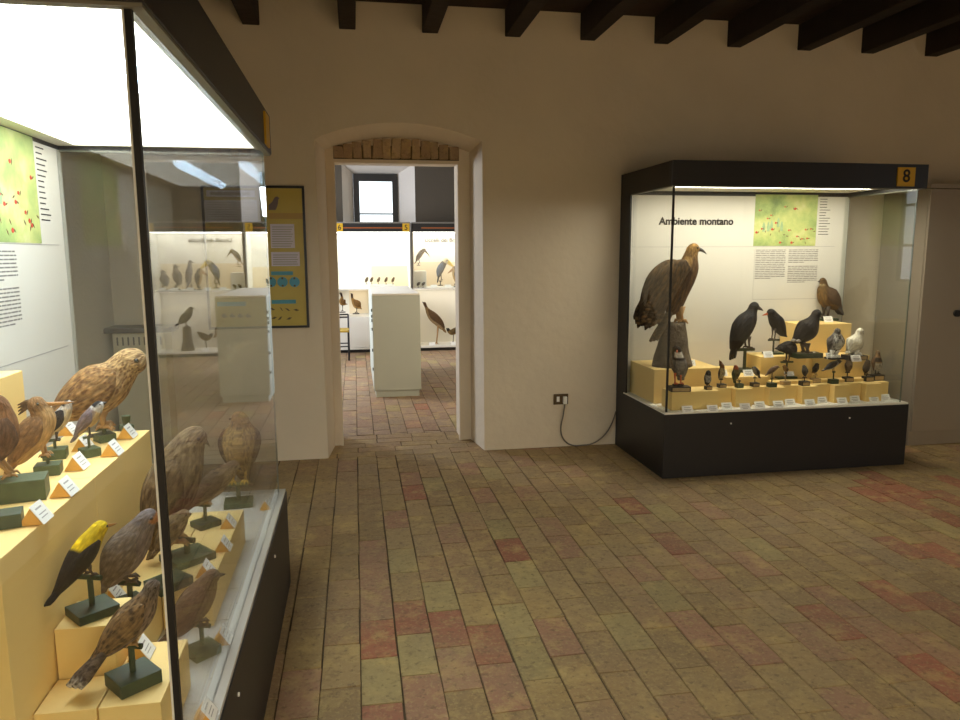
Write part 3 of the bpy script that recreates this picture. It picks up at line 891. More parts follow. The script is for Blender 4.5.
    # legs
    if legs:
        lr = legs[4] if len(legs) > 4 else 1.0
        hp = at(*legs[:2]); fp = at(*legs[2:4]); R0 = max(Rr); off = R0 * (.34 if mode == 'side' else .36)
        fz = (h * sgn if mode == 'side' else (-nn if mode == 'front' else nn))
        for s in (-1, 1):
            lg = MB(); a = hp + lat0 * s * off; b = fp + lat0 * s * off
            th = R0 * .085 * lr
            lg.tube([a, a.lerp(b, .5) - fz * R0 * .05, b + V((0, 0, th))], [th * 2.2, th * 1.1, th], 7)
            if toes:
                for ang in (-35, 0, 35, 180):
                    ca, sa = math.cos(math.radians(ang)), math.sin(math.radians(ang)); dr = fz * ca + lat0 * sa
                    ln = R0 * (.42 if ang != 180 else .3) * (lr ** .4)
                    lg.tube([b + V((0, 0, th)), b + dr * ln * .6 + V((0, 0, th * 1.2)), b + dr * ln - V((0, 0, th * .6))], [th, th * .9, th * .35], 6)
            lg.build('leg', M[legm], t, smooth=True)
    # crest / ear tufts
    if crest:
        cr = MB(); a = at(*crest[0]); b = at(*crest[1]); wv = crest[2] * depth(a) / F
        for j in (-1, -.3, .4, 1):
            d = (b - a); u_ = V((0, 0, 1)) * (j * wv)
            cr.tube([a, a + d * .5 + u_ * .6, a + d + u_], [wv * .35, wv * .45, wv * .12], 6, lin(crest[3]))
        cr.build('crest', fm, t, smooth=True)
    if tufts:
        for s in (-1, 1):
            a = sp[-1][1] + lat0 * s * r1 * .6 + V((0, 0, r1 * .6)); tf = MB()
            tf.tube([a, a + V((0, 0, r1 * tufts)) + lat0 * s * r1 * .25 - hd2 * r1 * .3], [r1 * .28, r1 * .04], 7, cb); tf.build('ear_tuft', fm, t, smooth=True)
    # stand
    if stand:
        kind = stand[0]; w_, d_, h_ = stand[1]; yaw = stand[2]; smat = stand[3] if len(stand) > 3 else 'green'
        sb = MB().obox(P0 + V((0, 0, .0006)), w_, d_, h_, yaw).build('stand_base', M[smat], t, bevel=.0015)
        if kind == 'bar':
            top = at(*stand[4]); by = stand[5]; bl = stand[6] if len(stand) > 6 else w_ * .45; br = stand[7] if len(stand) > 7 else w_ * .07
            xy = V((P0.x, P0.y, top.z))
            MB().tube([(P0.x, P0.y, P0.z + h_ * .9), (P0.x, P0.y, top.z)], br, 10).build('stand_post', M[smat], t, smooth=False)
            dv = V((math.cos(by), math.sin(by), 0)) * bl / 2
            MB().tube([xy - dv, xy + dv], br * 1.0, 10).build('perch_bar', M[smat], t)
        elif kind == 'plate':     # bare wood front
            fx = stand[4] if len(stand) > 4 else 'wood_face'
            cs, sn = math.cos(yaw), math.sin(yaw)
            q = P0 + V((sn * d_ / 2, -cs * d_ / 2, h_ * .15))
            MB().obox(q, w_ * .86, .002, h_ * .68, yaw).build('stand_label', M[fx], sb)
            if legs:
                fz_ = at(legs[2], legs[3]).z
                if fz_ > P0.z + h_ + .006:
                    pr = max(.003, w_ * .06); fc = at(legs[2], legs[3])
                    pm = MB().tube([(fc.x, fc.y, P0.z + h_ * .9), (fc.x, fc.y, fz_ - pr)], pr, 8)
                    pm.tube([V((fc.x, fc.y, fz_ - pr)) - h * w_ * .28, V((fc.x, fc.y, fz_ - pr)) + h * w_ * .28], pr, 8); pm.build('stand_perch', M['dark'], t)
    return t


M['plume'] = feather('plain_plumage', var=.3, scale=110)
P_white = feather('white_plumage', var=.10, scale=90)
P_dark = feather('black_plumage', var=.4, scale=70, rough=.6)
P_owl = feather('owl_plumage', (92, 58, 30), .85, 95, (1, 1, .7), .38)
P_owl2 = feather('streaked_owl_plumage', (62, 44, 30), .9, 80, (1.2, 1.2, .4), .4)
P_dove = feather('spotted_dove_plumage', (50, 38, 28), .8, 120, (1, 1, .7), .28)
P_streak = feather('streaked_plumage', (56, 42, 30), .85, 130, (1.3, 1.3, .3), .35)
P_eagle = feather('eagle_plumage', (124, 94, 54), .5, 50, (1, 1, .4), .4)
P_mott = feather('mottled_plumage', (50, 46, 44), .85, 90, (1, 1, 1), .3)
A45 = math.radians(40)

# --- left case, upper tier
bird('mounted_owl', 'big tawny speckled owl leaning right on the upper tier', (105, 441), T3,
     [(56, 417, 8), (72, 406, 18), (92, 394, 24.5), (108, 383, 23.5), (118, 374, 18), (125, 366, 15.5), (131, 361, 15)], (143, 364), tail=(44, 428, 7), plane=.25,
     back=(190, 154, 104), belly=(186, 150, 102), head=(194, 160, 110), wing=(164, 124, 76), feath=P_owl, hook=.35, beakw=.30, eye=.16, flat=.9,
     legs=(104, 410, 104, 427), legm='leg_pale', stand=('bar', (.05, .05, .024), A45, 'green2', (104, 428), A45, .05, .006), tufts=.0001 and None)
bird('mounted_nuthatch', 'small bird with violet-grey back and black-and-white head before the owl', (90, 456), T3,
     [(77, 434, 3.0), (83, 426, 6), (90, 418, 8), (95, 411, 6.8), (98.5, 405.5, 5.2)], (107, 402), tail=(71, 443, 3), plane=.2,
     back=(128, 112, 112), belly=(190, 160, 110), head=(206, 202, 196), wing=(120, 104, 106), zones=((.88, 1.0, .1, 1, (36, 32, 34)),),
     legs=(89, 425, 90, 436), stand=('bar', (.046, .046, .024), A45, 'green2', (90, 437), .5, .028, .0035))
bird('mounted_hoopoe', 'buff hoopoe with swept crest and long thin beak on the upper tier', (49, 474), T3,
     [(16, 460, 8), (25, 446, 13.5), (36, 431, 15.5), (43, 419, 12.5), (40, 410, 9.8), (36, 405, 8.8)], (76, 402), tail=(6, 474, 5), plane=.15,
     back=(158, 116, 72), belly=(196, 156, 104), wing=(140, 104, 70), head=(150, 112, 72), beakw=.26, beakm='beak_pale', crest=((34, 400), (18, 410), 5, (104, 78, 52)),
     legs=(43, 436, 45, 455), legm='leg_pale', stand=('bar', (.06, .05, .028), A45 - .5, 'green2', (47, 456), .3, .03, .004),
     zones=((.1, .6, .5, 1, (226, 216, 196)),))
bird('mounted_woodpecker', 'small pied woodpecker with barred wings between hoopoe and owl', (56, 458), T3,
     [(50, 434, 3.5), (56, 425, 7.5), (62, 416, 8), (66, 409, 6), (67, 404, 4.6)], (75, 402), tail=(46, 444, 3), plane=.2,
     back=(206, 198, 188), belly=(206, 186, 150), head=(214, 206, 196), wing=(44, 38, 40), zones=((.3, .6, .2, .6, (40, 36, 38)), (.9, 1, .3, 1, (40, 36, 38))),
     legs=(57, 431, 57, 440), stand=('bar', (.058, .05, .028), A45 - .5, 'green2', (56, 440), .3, .03, .004))
bird('mounted_jay', 'pinkish brown jay with a blue wing patch, cut by the photo edge', (24, 498), T3,
     [(-22, 466, 9), (-14, 453, 16), (-5, 438, 20), (0, 423, 17), (0, 410, 11), (-2, 403, 9)], (-12, 400), tail=(-40, 492, 8), plane=.25, mode='side',
     back=(150, 104, 66), belly=(198, 158, 110), wing=(112, 80, 58), head=(140, 98, 64), zones=((.15, .5, -.6, .1, (58, 92, 150)),), legs=(-4, 458, 12, 475), legm='leg_pale',
     stand=('flat', (.10, .075, .050), .25, 'green2'))
sb = zpt(4, 526, T3)
b_ = thing('green_stand', 'bare dark green stand base nearest on the upper tier', 'stand', sb, 'mounted birds in the left case')
MB().obox(sb + V((0, 0, .0006)), .07, .055, .03, .3).build('stand_base', M['green'], b_, bevel=.0015)
MB().tube([sb + V((-.02, 0, .029)), sb + V((-.02, 0, .06))], .005, 8).build('stand_post', M['green'], b_)
fs = zpt(127, 431, T3)
b_ = thing('green_stand', 'green knobbed stand behind the owl at the far end of the upper tier', 'stand', fs, 'mounted birds in the left case')
MB().obox(fs + V((0, 0, .0006)), .035, .035, .02, .6).build('stand_base', M['green2'], b_, bevel=.0015)
MB().tube([fs + V((0, 0, .019)), fs + V((0, 0, .05))], [.010, .014], 10).build('stand_post', M['green2'], b_)

# --- left case, middle and low rows
bird('mounted_oriole', 'bright yellow oriole with black wings and tail', (93, 614), T2,
     [(58, 591, 5), (68, 576, 9.5), (79, 559, 13), (88, 545, 13), (96, 533, 9.5), (100, 527.5, 7.8)], (117, 523.5), tail=(45, 607, 4.5), plane=1.0,
     back=(222, 186, 22), belly=(214, 180, 30), head=(226, 192, 26), wing=(36, 32, 30), tailc=(34, 30, 28), beakm='beak_pale', beakw=.36,
     zones=((0, .45, -1, 1, (40, 35, 30)),), wa=(-6, 50), legs=(86, 565, 90, 575), stand=('bar', (.088, .082, .021), A45, 'green', (90, 577), A45 - 1.0, .055, .0062))
bird('mounted_pigeon', 'large grey-brown pigeon with head turned right behind the oriole', (131, 604), T1,
     [(105, 582, 10), (113, 570, 16), (124, 554, 19.5), (134, 539, 17.5), (143, 525, 12), (148, 517, 9.5)], (160, 521), tail=(101, 596, 9), plane=.25,
     back=(118, 104, 92), belly=(128, 112, 104), head=(116, 106, 104), wing=(112, 98, 84), beakw=.3, beakm='beak_pale', zones=((.95, 1, -1, -.2, (172, 112, 64)),),
     legs=(125, 573, 131, 580), stand=('bar', (.055, .055, .02), A45, 'green', (131, 583), A45 - 1.0, .06, .007))
bird('mounted_dove', 'brown dove with black wing spots and white-tipped tail', (134, 684), T1,
     [(103, 652, 8), (114, 640, 13.5), (129, 624, 17), (141, 609, 15.5), (149, 595, 9.5), (152, 586, 7.5)], (161, 590), tail=(73, 689, 17), plane=.35, tip=(206, 198, 186),
     back=(128, 102, 72), belly=(140, 116, 96), head=(112, 98, 88), wing=(136, 106, 70), tailc=(96, 80, 66), feath=P_dove, beakw=.28,
     legs=(128, 634, 131, 643), legm='leg_pale', stand=('bar', (.088, .082, .03), A45, 'green', (133, 645), A45 - 1.0, .05, .0065), wext=.35)
bird('mounted_thrush', 'plain brown thrush with pointed beak standing on the white tray', (203, 654), .45,
     [(174, 632, 9), (184, 619, 14), (195, 604, 16), (203, 591, 14), (209, 580, 9.5), (212, 576, 7.8)], (226, 574), tail=(160, 643, 6), plane=.25,
     back=(112, 86, 60), belly=(122, 96, 68), head=(112, 88, 64), wing=(104, 78, 54), beakw=.34,
     legs=(200, 618, 203, 624), stand=('bar', (.072, .066, .024), A45, 'green2', (202, 625), A45 - 1.0, .05, .006))
bird('mounted_owl', 'tall streaked brown owl on a wide green base behind the glass joint', (188, 560), T1,
     [(157, 545, 9), (161, 524, 18), (168, 498, 25), (178, 470, 25), (187, 449, 18), (193, 438, 13.5)], (210, 443), tail=(150, 560, 8), plane=.25,
     back=(140, 118, 84), belly=(150, 128, 94), head=(150, 128, 94), wing=(128, 104, 72), feath=P_owl2, hook=.3, beakw=.28, flat=.95, eye=.14,
     legs=(172, 528, 178, 541), legm='leg_pale', stand=('bar', (.125, .115, .022), A45, 'green2', (180, 541), A45 - 1.0, .05, .009))
bird('mounted_wryneck', 'small mottled brown bird perched in front of the streaked owl', (169, 587), T1,
     [(160, 546, 6), (167, 535, 10), (174, 526, 11.5), (180, 519, 9), (183.5, 515, 6.2)], (192, 514), tail=(152, 557, 4), plane=.25,
     back=(136, 112, 76), belly=(160, 134, 96), wing=(126, 102, 68), feath=P_streak, legs=(168, 541, 167, 556), stand=('bar', (.10, .085, .026), A45 + .1, 'green', (167, 557), A45 - 1.0, .03, .005))
bird('mounted_hawk', 'streaked brown hawk bent forward with its tail low to the left', (206, 526), T1,
     [(194, 503, 5), (203, 495, 9.5), (212, 486, 12), (221, 477, 11), (229, 470, 8), (233, 466, 6.5)], (242, 469), tail=(183, 512, 5), plane=.25,
     back=(122, 98, 72), belly=(176, 156, 124), wing=(104, 84, 62), feath=P_streak, hook=.4, beakw=.35, legs=(208, 494, 207, 503), legm='leg_pale',
     stand=('bar', (.078, .07, .02), A45, 'green', (206, 505), A45 - 1.0, .04, .006))
bird('mounted_kestrel', 'small hawk facing the camera on a post at the far end of the tray', (239, 505), .45,
     [(243, 484, 3.5, .06), (241, 470, 8, .03), (240, 455, 14, 0), (240, 441, 16.5, -.01), (240.5, 430, 14, -.015), (241, 423, 9.5, -.02), (241, 418, 8.8, -.022)], (233, 421, -.05), tail=(246, 493, 5, .09), plane=0.0, mode='front',
     back=(124, 88, 56), belly=(172, 140, 82), head=(150, 112, 70), wing=(58, 40, 26), feath=P_streak, hook=.5, beakw=.30, wa=(4, 46), flat=1.14, eye=.15, legs=(240, 462, 239, 482), legm='leg_yellow',
     stand=('bar', (.115, .10, .022), .1, 'green2', (239, 484), .0, .08, .009))

# --- case 8
G8 = 'mounted birds in case 8'


def b8(*a, **k):
    k.setdefault('group', G8); return bird(*a, **k)


def stump(label, base, zs, top_px, wt, wb, group):
    P0 = zpt(base[0], base[1], zs + .0006); zt = ypt(top_px[0], top_px[1], P0.y).z
    s_ = MB(); rr = []; rnd = random.Random(4)
    for i in range(12):
        q = i / 11; r = (wb * (1 - q) ** 1.4 + wt * (1 - (1 - q) ** 1.4)); z = P0.z + (zt - P0.z) * q
        rr.append([(P0.x + math.cos(a * math.pi / 10) * r * (1 + .14 * mnoise.noise(V((math.cos(a * math.pi / 10) * 3, math.sin(a * math.pi / 10) * 3, q * 2)))), P0.y + math.sin(a * math.pi / 10) * r * .8 * (1 + .14 * mnoise.noise(V((a * .8, q, 2)))), z) for a in range(20)])
    s_.loft(rr)
    return s_, P0


eg = b8('mounted_eagle', 'large golden-headed eagle perched on a bark stump', (672, 366), T2,
        [(670, 312, 5.5), (675, 304, 8.5), (678.5, 293, 10), (683, 280, 11.8), (688, 268, 11), (690, 259, 8.2), (691.5, 253, 6.7), (693, 249, 6.4)], (707, 251), tail=(652, 343, 8), plane=0, hb=(.55, .95),
        back=(82, 58, 36), belly=(78, 52, 30), head=(150, 114, 62), wing=(86, 70, 50), tailc=(92, 80, 62), feath=P_eagle, hook=.55, beakw=.40, flat=.95,
        wtr=[(683, 265, 6), (674, 270, 11), (664, 281, 14), (656.5, 296, 13), (650, 312, 9), (645, 324, 5)],
        legs=(680, 306, 680, 322, 1.8), legm='leg_pale', zones=((.55, .72, .2, .9, (176, 140, 84)), (0, .3, -1, -.2, (110, 80, 50))))
s_, P0 = stump('', (672, 366), T2, (674, 322.5), .085, .145, G8)
s_.build('stump', M['stump'], eg, smooth=True)
b8('mounted_crow', 'big black crow on a dark green T-shaped stand', (744, 371.5), .6305,
   [(734, 349, 4.6), (737.5, 339.5, 8.2), (742.5, 328.5, 10.8), (748.5, 319, 9.2), (751.5, 312.5, 6), (753, 308.5, 5), (753.8, 306.3, 5)], (763.5, 310), tail=(731.5, 360.5, 5.5), wext=.12,
   back=(15, 15, 18), belly=(14, 14, 17), wing=(18, 18, 23), feath=P_dark, beakw=.5, hook=.15, legs=(747.5, 336, 747.5, 348), stand=('bar', (.12, .10, .022), 0, 'green', (744.5, 349.5), 0, .145, .012))
b8('mounted_chough', 'slim black bird with an orange beak facing the big crow', (773, 354), .75,
   [(783, 334, 3.6), (780, 328.5, 6), (776, 321.5, 7.2), (773, 316, 5.6), (771.3, 312.6, 4.4)], (762, 315.5), tail=(786, 337.5, 3.5),
   back=(15, 15, 18), belly=(14, 14, 17), wing=(18, 18, 23), feath=P_dark, beakm='beak_orange', beakw=.35, legs=(774, 328, 773, 339.5), stand=('bar', (.13, .09, .014), 0, 'green', (773, 340), 0, .09, .007))
b8('mounted_grouse', 'stout blackish grouse with a white tail bar on a green base', (806, 357.5), .75,
   [(797, 340, 5.2), (802, 335, 9.2), (808, 329, 11), (812.5, 322, 7.6), (814.8, 317, 5), (816.5, 313.3, 4.5)], (824, 315), tail=(792, 342, 5),
   back=(24, 19, 18), belly=(20, 17, 17), wing=(30, 23, 20), feath=P_dark, tailc=(190, 182, 170), beakw=.4, legs=(805, 343, 806, 354, 1.6), stand=('flat', (.20, .10, .035), 0, 'green'))
b8('mounted_dipper', 'little black bird bending left on a dark T-shaped stand', (786, 378.5), .595,
   [(794, 354, 3.2), (791.5, 350, 6.2), (788, 347.5, 7), (783.5, 347.5, 5.2), (781, 347.8, 4)], (774.5, 348.5), tail=(796, 358, 3),
   back=(17, 15, 15), belly=(16, 14, 14), wing=(20, 17, 17), feath=P_dark, beakw=.5, legs=(788, 354, 787, 361.5), stand=('bar', (.15, .05, .014), 0, 'green', (787, 362), 0, .095, .007))
b8('mounted_partridge', 'brown partridge standing on the tallest plinth of case 8', (827, 320.5), .965,
   [(837, 307, 5), (833, 302, 8.6), (827.5, 297, 10.4), (824, 290, 7.4), (823.6, 285, 4.4), (823, 281, 3.6)], (817.5, 281.6), tail=(842, 316, 4.5),
   back=(112, 86, 52), belly=(126, 96, 52), head=(120, 92, 56), wing=(96, 72, 48), tailc=(96, 92, 90), feath=P_streak, legs=(826, 306, 825, 317.5, 1.3), zones=((.8, .9, -1, -.2, (180, 160, 120)),),
   stand=('flat', (.14, .09, .018), 0, 'green'))
b8('mounted_ptarmigan', 'speckled grey ptarmigan facing the front glass', (834, 359), .75,
   [(836, 352, 4.5, .04), (836, 346.5, 6.6, .02), (836, 341, 7.6, 0), (836, 335.5, 5, -.01), (835.8, 332.5, 3.3, -.015), (835.7, 330.6, 3.1, -.02)], (833.5, 332, -.06), mode='front',
   back=(120, 116, 112), belly=(200, 196, 188), head=(130, 126, 120), wing=(120, 114, 110), feath=P_mott, wa=(0, 45), flat=1.05, legs=(835, 350, 834, 357, 2.0), legm='card', stand=('flat', (.10, .08, .012), 0, 'dark'))
b8('mounted_ptarmigan', 'all-white ptarmigan on a wood-fronted base at the right', (854, 359.5), .75,
   [(849.5, 351, 4), (852.5, 347, 7.4), (855.6, 342.5, 8.6), (858, 337, 5.4), (859, 333.8, 3.9), (859.8, 331.4, 3.7)], (864, 334), tail=(846, 354, 3.5),
   back=(222, 214, 192), belly=(226, 218, 198), wing=(220, 212, 190), feath=P_white, legs=(855, 349, 855, 354.5, 2.0), legm='card', beakw=.4, stand=('plate', (.145, .09, .033), 0, 'dark'))
b8('mounted_partridge', 'grey partridge with black-bordered white throat near the front corner', (679, 391), T1,
   [(684, 378, 4, .05), (681.5, 371, 7.2, .03), (679, 363, 8.6, 0), (677, 355.5, 6.2, -.01), (675.5, 349, 4.6, -.02)], (672.5, 351.5, -.07), mode='front', tail=(686, 383, 3.5, .08),
   back=(112, 108, 104), belly=(126, 122, 118), head=(34, 32, 32), wing=(118, 104, 92), zones=((.66, .93, -1, -.2, (30, 28, 28)), (.72, .92, -1, -.45, (236, 232, 226))), beakm='beak_orange', flat=1.0, wa=(10, 46),
   legs=(678, 373, 678, 383.5, .9), legm='beak_orange', stand=('plate', (.135, .08, .034), -.1, 'dark'))
P_small = feather('small_bird_plumage', var=.35, scale=200)
b8('mounted_small_bird', 'small grey bird with a black mask on a square wood block', (708, 389.5), T1,
   [(708, 384, 2.2, .015), (708, 380.5, 3.2, .005), (708, 376, 3.2, 0), (708, 372.5, 2.6, -.006)], (707, 373.5, -.03), mode='front', back=(90, 88, 90), belly=(150, 148, 146), head=(50, 46, 46), wing=(70, 66, 66), feath=P_small,
   legs=(708, 382, 708, 385.5), flat=1, stand=('plate', (.042, .04, .024), 0, 'dark'), zones=((0, .25, -1, 1, (50, 44, 42)),))
b8('mounted_woodpecker', 'small woodpecker with a flared brown crest on a perch bar', (721.5, 387.5), T1,
   [(721, 378.5, 1.6, .015), (721.5, 375.5, 2.9, .005), (722, 371.5, 3.0, 0), (722, 368, 2.4, -.004), (721.5, 365, 2.2, -.008)], (718, 365, -.02), mode='front', back=(80, 66, 52), belly=(176, 160, 120), head=(122, 82, 50), wing=(76, 60, 46), feath=P_small,
   crest=((722, 364), (719, 363), 2.6, (110, 66, 36)), flat=1, legs=(721, 377, 721, 379), stand=('plate', (.052, .045, .026), 0, 'dark'))
b8('mounted_small_bird', 'small green bird with red head and spread wings', (739, 387.5), T1,
   [(735, 380, 1.4, .01), (735.5, 377, 2.6, .005), (736, 373, 3.4, 0), (735.8, 369.5, 2.6, -.003), (735.5, 366.8, 2.2, -.006)], (734, 365.6, -.02), mode='front', back=(62, 76, 56), belly=(104, 96, 64), head=(168, 84, 56), wing=(56, 66, 50), feath=P_small, flat=1.15, wa=(-10, 50),
   tail=(735, 383.5, 1.5, .0), legs=(736, 378, 738, 380.5), stand=('bar', (.046, .045, .028), 0, 'green', (739, 381), 0, .022, .004))
b8('mounted_small_bird', 'small blue-grey bird looking up left with lowered tail', (754.5, 386.5), T1,
   [(758.5, 375.5, 1.5), (757.2, 373, 2.8), (755.5, 370.5, 3), (754.3, 368.6, 2.3)], (751.8, 367), tail=(760.5, 378.5, 1.4), back=(84, 84, 84), belly=(150, 138, 110), wing=(62, 60, 60), feath=P_small, legs=(756, 373, 755, 377.5), stand=('plate', (.05, .045, .028), 0, 'dark'))
b8('mounted_small_bird', 'slim pink-brown bird pointing up to the right', (771.5, 387), T1,
   [(767.5, 373.8, 1.2), (770, 371.8, 2.3), (773, 369.6, 2.8), (775.5, 368, 2.3), (777, 367, 1.9)], (780, 367.4), tail=(765, 376, 1), back=(132, 106, 88), belly=(160, 132, 106), wing=(112, 88, 72), feath=P_small, legs=(772, 371, 772, 377.5), stand=('bar', (.055, .045, .030), 0, 'green', (772, 378.5), 0, .02, .004))
b8('mounted_wren', 'tiny brown wren on a short post', (785, 385), T1,
   [(787, 371, 1.3), (786, 369.5, 2.4), (785, 367.8, 2.3), (784.4, 366.4, 1.8)], (782.4, 366.2), tail=(788.5, 369, 1), back=(124, 86, 44), belly=(170, 130, 76), wing=(104, 72, 40), feath=P_small, legs=(785.5, 370.5, 785.5, 374), stand=('bar', (.058, .045, .028), 0, 'wood_face', (785.5, 374.5), 0, .02, .004))
b8('mounted_small_bird', 'small grey bird seen from behind on a wood-faced block', (804, 385.5), T1,
   [(804.8, 375, 1.5), (804.8, 372.5, 2.6), (804.8, 369.4, 2.9), (804.4, 366.8, 2.1)], (802.4, 366, -.01), mode='back', back=(112, 106, 96), belly=(150, 140, 120), wing=(90, 84, 78), feath=P_small, flat=1, legs=(804.7, 373.5, 804.7, 377), stand=('plate', (.058, .05, .032), 0, 'dark'))
b8('mounted_small_bird', 'small black bird with rusty tail on a wood block', (815, 382.5), T1,
   [(813.5, 372, 1.6), (815, 370, 2.9), (816.2, 367.3, 3.1), (816.8, 364.8, 2.2)], (819.6, 364.4), tail=(811.8, 373, 1.3), back=(40, 36, 34), belly=(44, 38, 36), wing=(52, 48, 46), tailc=(150, 84, 40), feath=P_small, legs=(815.5, 370.5, 815.5, 374.5), stand=('bar', (.058, .05, .03), 0, 'wood_face', (815.5, 375.5), 0, .03, .004))
b8('mounted_small_bird', 'long grey-and-white bird on a small dark stand', (833, 383.5), T1,
   [(826, 368.8, 1.6), (829, 367, 2.9), (833.5, 364.6, 3.3), (837, 362.6, 2.6), (839, 361.5, 2.1)], (842.5, 361), tail=(821.5, 371, 1.2), back=(112, 110, 108), belly=(190, 186, 178), head=(60, 56, 54), wing=(84, 82, 82), feath=P_small, legs=(833, 367, 833.5, 371.5), stand=('bar', (.058, .045, .032), 0, 'green', (833.8, 372), 0, .02, .005))
b8('mounted_small_bird', 'upright plain brown bird on a perch bar', (847.5, 381.5), T1,
   [(848, 371, 2), (848.6, 367.5, 3.2), (849, 363.5, 3.4), (849.2, 359.5, 2.6)], (849.2, 358.8, -.03), mode='front', back=(112, 90, 66), belly=(136, 112, 84), wing=(100, 78, 58), feath=P_small, flat=1, legs=(848, 369, 847.5, 372), stand=('plate', (.062, .05, .034), 0, 'dark'))
b8('mounted_thrush', 'small dark brown thrush on a square block near the right glass', (867.5, 381), T1,
   [(865.5, 372, 2), (866, 369.5, 3.2), (867, 365.6, 3.5), (867.5, 362, 2.6)], (870.5, 361), tail=(864.5, 374, 1.5), back=(84, 68, 50), belly=(112, 92, 66), wing=(72, 58, 44), feath=P_small, legs=(866.5, 370, 866.5, 374), stand=('plate', (.066, .05, .036), 0, 'dark'))
b8('mounted_rail', 'brown bird with a dark breast band at the far right', (876.5, 380), T1,
   [(877.5, 370, 3.2, .01), (877.3, 366, 4.5, .005), (877, 361, 4.6, 0), (877, 356.8, 3.0, -.004), (877, 354, 2.3, -.006), (877, 352, 2.1, -.008)], (875, 352.5, -.035), mode='front', back=(110, 84, 56), belly=(170, 136, 96), head=(150, 122, 88), wing=(104, 80, 56), feath=P_small, flat=1, zones=((.42, .6, -1, .1, (44, 34, 30)), (0, .35, -1, .1, (190, 180, 160))),
   legs=(877, 369, 877, 374, 1.3), stand=('plate', (.082, .055, .04), 0, 'dark'))

# ------------------------------------------------------------------ room beyond: wall cases
YC = 11.1


def wall_case(label, x0, x1, digit, name='wall_display_case'):
    t = thing(name, label, 'display case', ((x0 + x1) / 2, YC, 0), 'wall display cases of the room beyond')
    D = .55
    MB().box(x0, x1, YC + .05, YC + D, 0, .05).build('toe_kick', M['dark_in'], t)
    MB().box(x0, x1, YC, YC + D, .05, .075).build('bottom_board', M['white'], t)
    bp = MB().box(x0, x1, YC + D - .02, YC + D, .075, 1.82).build('back_panel', M['white'], t)
    MB().box(x0, x0 + .015, YC, YC + D - .02, .075, 1.82).build('side_panel', M['white'], t)
    MB().box(x1 - .015, x1, YC, YC + D - .02, .075, 1.82).build('side_panel', M['white'], t)
    MB().box(x0, x1, YC, YC + D, 1.82, 1.945).build('fascia', M['dark_in'], t)
    MB().box(x0 + .14, x1 - .10, YC - .004, YC, 1.870, 1.887).build('reflection_strip', mat('orange_reflection', FASCIA_REFLECTION, .4), t)  # orange reflection on the dark fascia, painted as a thin strip
    MB().box(x0, x1, YC - .01, YC + D, 1.945, 1.965).build('top_board', M['seal_grey'], t)
    MB().box(x0 + .02, x1 - .02, YC + .06, YC + D - .04, 1.812, 1.819).build('light_diffuser', emis('wall_case_lamp', *LAMP_FAR), t)
    MB().box(x0 + .016, x1 - .016, YC + .005, YC + .010, .976, 1.815).build('glass_pane', M['glass'], t)
    pl = MB().box(x1 - .118, x1 - .014, YC - .010, YC - .004, 1.822, 1.944).build('number_plate', M['yellow'], t)
    if digit: text(digit, 'number', M['ink'], t, (x1 - .066, YC - .011, 1.882), .11, (R90, 0, 0), bold=.001)
    MB().box(x1 - .012, x1 + .012, YC - .02, YC + .0, .98, 1.945).build('corner_post', M['seal_grey'], t)
    return t, bp


wc5, bp5 = wall_case('wall case with yellow 6 and 5 plates glowing behind the grey counter', -1.3, .845, '5')
MB().box(-.26, -.156, YC - .010, YC - .004, 1.822, 1.944).build('number_plate', M['yellow'], wc5); text('6', 'number', M['ink'], wc5, (-.205, YC - .011, 1.882), .11, (R90, 0, 0), bold=.001)
wcb, bpb = wall_case('wall case of toucans titled Uccelli del Brasile', .87, 2.2, None)
yb_ = YC + .53
for (t, x0, x1) in ((wc5, -1.3, .845), (wcb, .87, 2.2)):
    MB().box(x0 + .016, x1 - .016, YC + .002, YC + .53, .955, .975).build('shelf', M['white'], t)
pale = mat('pale_cream_card', (228, 212, 180), .7)
MB().box(.26, .83, yb_ - .006, yb_, .98, 1.30).build('cream_card', pale, bp5)
MB().box(.91, 2.16, yb_ - .006, yb_, .98, 1.36).build('cream_card', mat('peach_card', (226, 208, 178), .7), bpb)
MB().box(-.10, .20, yb_ - .006, yb_, .56, .95).build('alcove_card', pale, bp5)
MB().box(-1.28, .83, YC + .01, YC + .52, .08, .545).build('cupboard_front', M['white'], wc5)
MB().box(.20, .27, YC + .004, YC + .5, .546, .954).build('alcove_post', M['white'], wc5)
MB().box(.271, .83, YC + .012, YC + .5, .546, .954).build('cupboard_panel', pale, wc5)
for (t, x0, x1) in ((wcb, .90, 2.17), (wc5, -.10, .18)):
    MB().box(x0, x1, YC + .10, YC + .45, .949, .954).build('shelf_lamp', emis('shelf_lamp', (1.0, .95, .86), 2.6), t)  # added glow under the shelf to brighten the lower compartments
text('Uccelli del Brasile', 'panel_title', M['ink'], bpb, (1.42, yb_ - .024, 1.706), .088, (R90, 0, 0), bold=.0015)
rnd = random.Random(2)
tb = MB()
for k in range(7):                      # title too pale to read
    x = -.09 + k * .055; tb.box(x, x + rnd.uniform(.02, .045), yb_ - .002, yb_ - .001, 1.655, 1.655 + rnd.uniform(.015, .03))
tb.build('faded_title', M['ink3'], bp5)
tb = MB()
for x0, x1, z1, nl in ((-.09, .08, 1.45, 8), (.62, .82, 1.75, 12)):
    for i in range(nl): tb.box(x0, x1 - rnd.uniform(0, .05), yb_ - .002, yb_ - .001, z1 - i * .024 - .006, z1 - i * .024)
tb.build('faded_paragraph', mat('faded_ink', (212, 208, 200), .8), bp5)
tb = MB()
for i in range(10): tb.box(1.95, 2.13 - rnd.uniform(0, .05), yb_ - .002, yb_ - .001, 1.62 - i * .024 - .006, 1.62 - i * .024)
tb.build('faded_paragraph', mat('faded_ink_b', (200, 196, 190), .8), bpb)

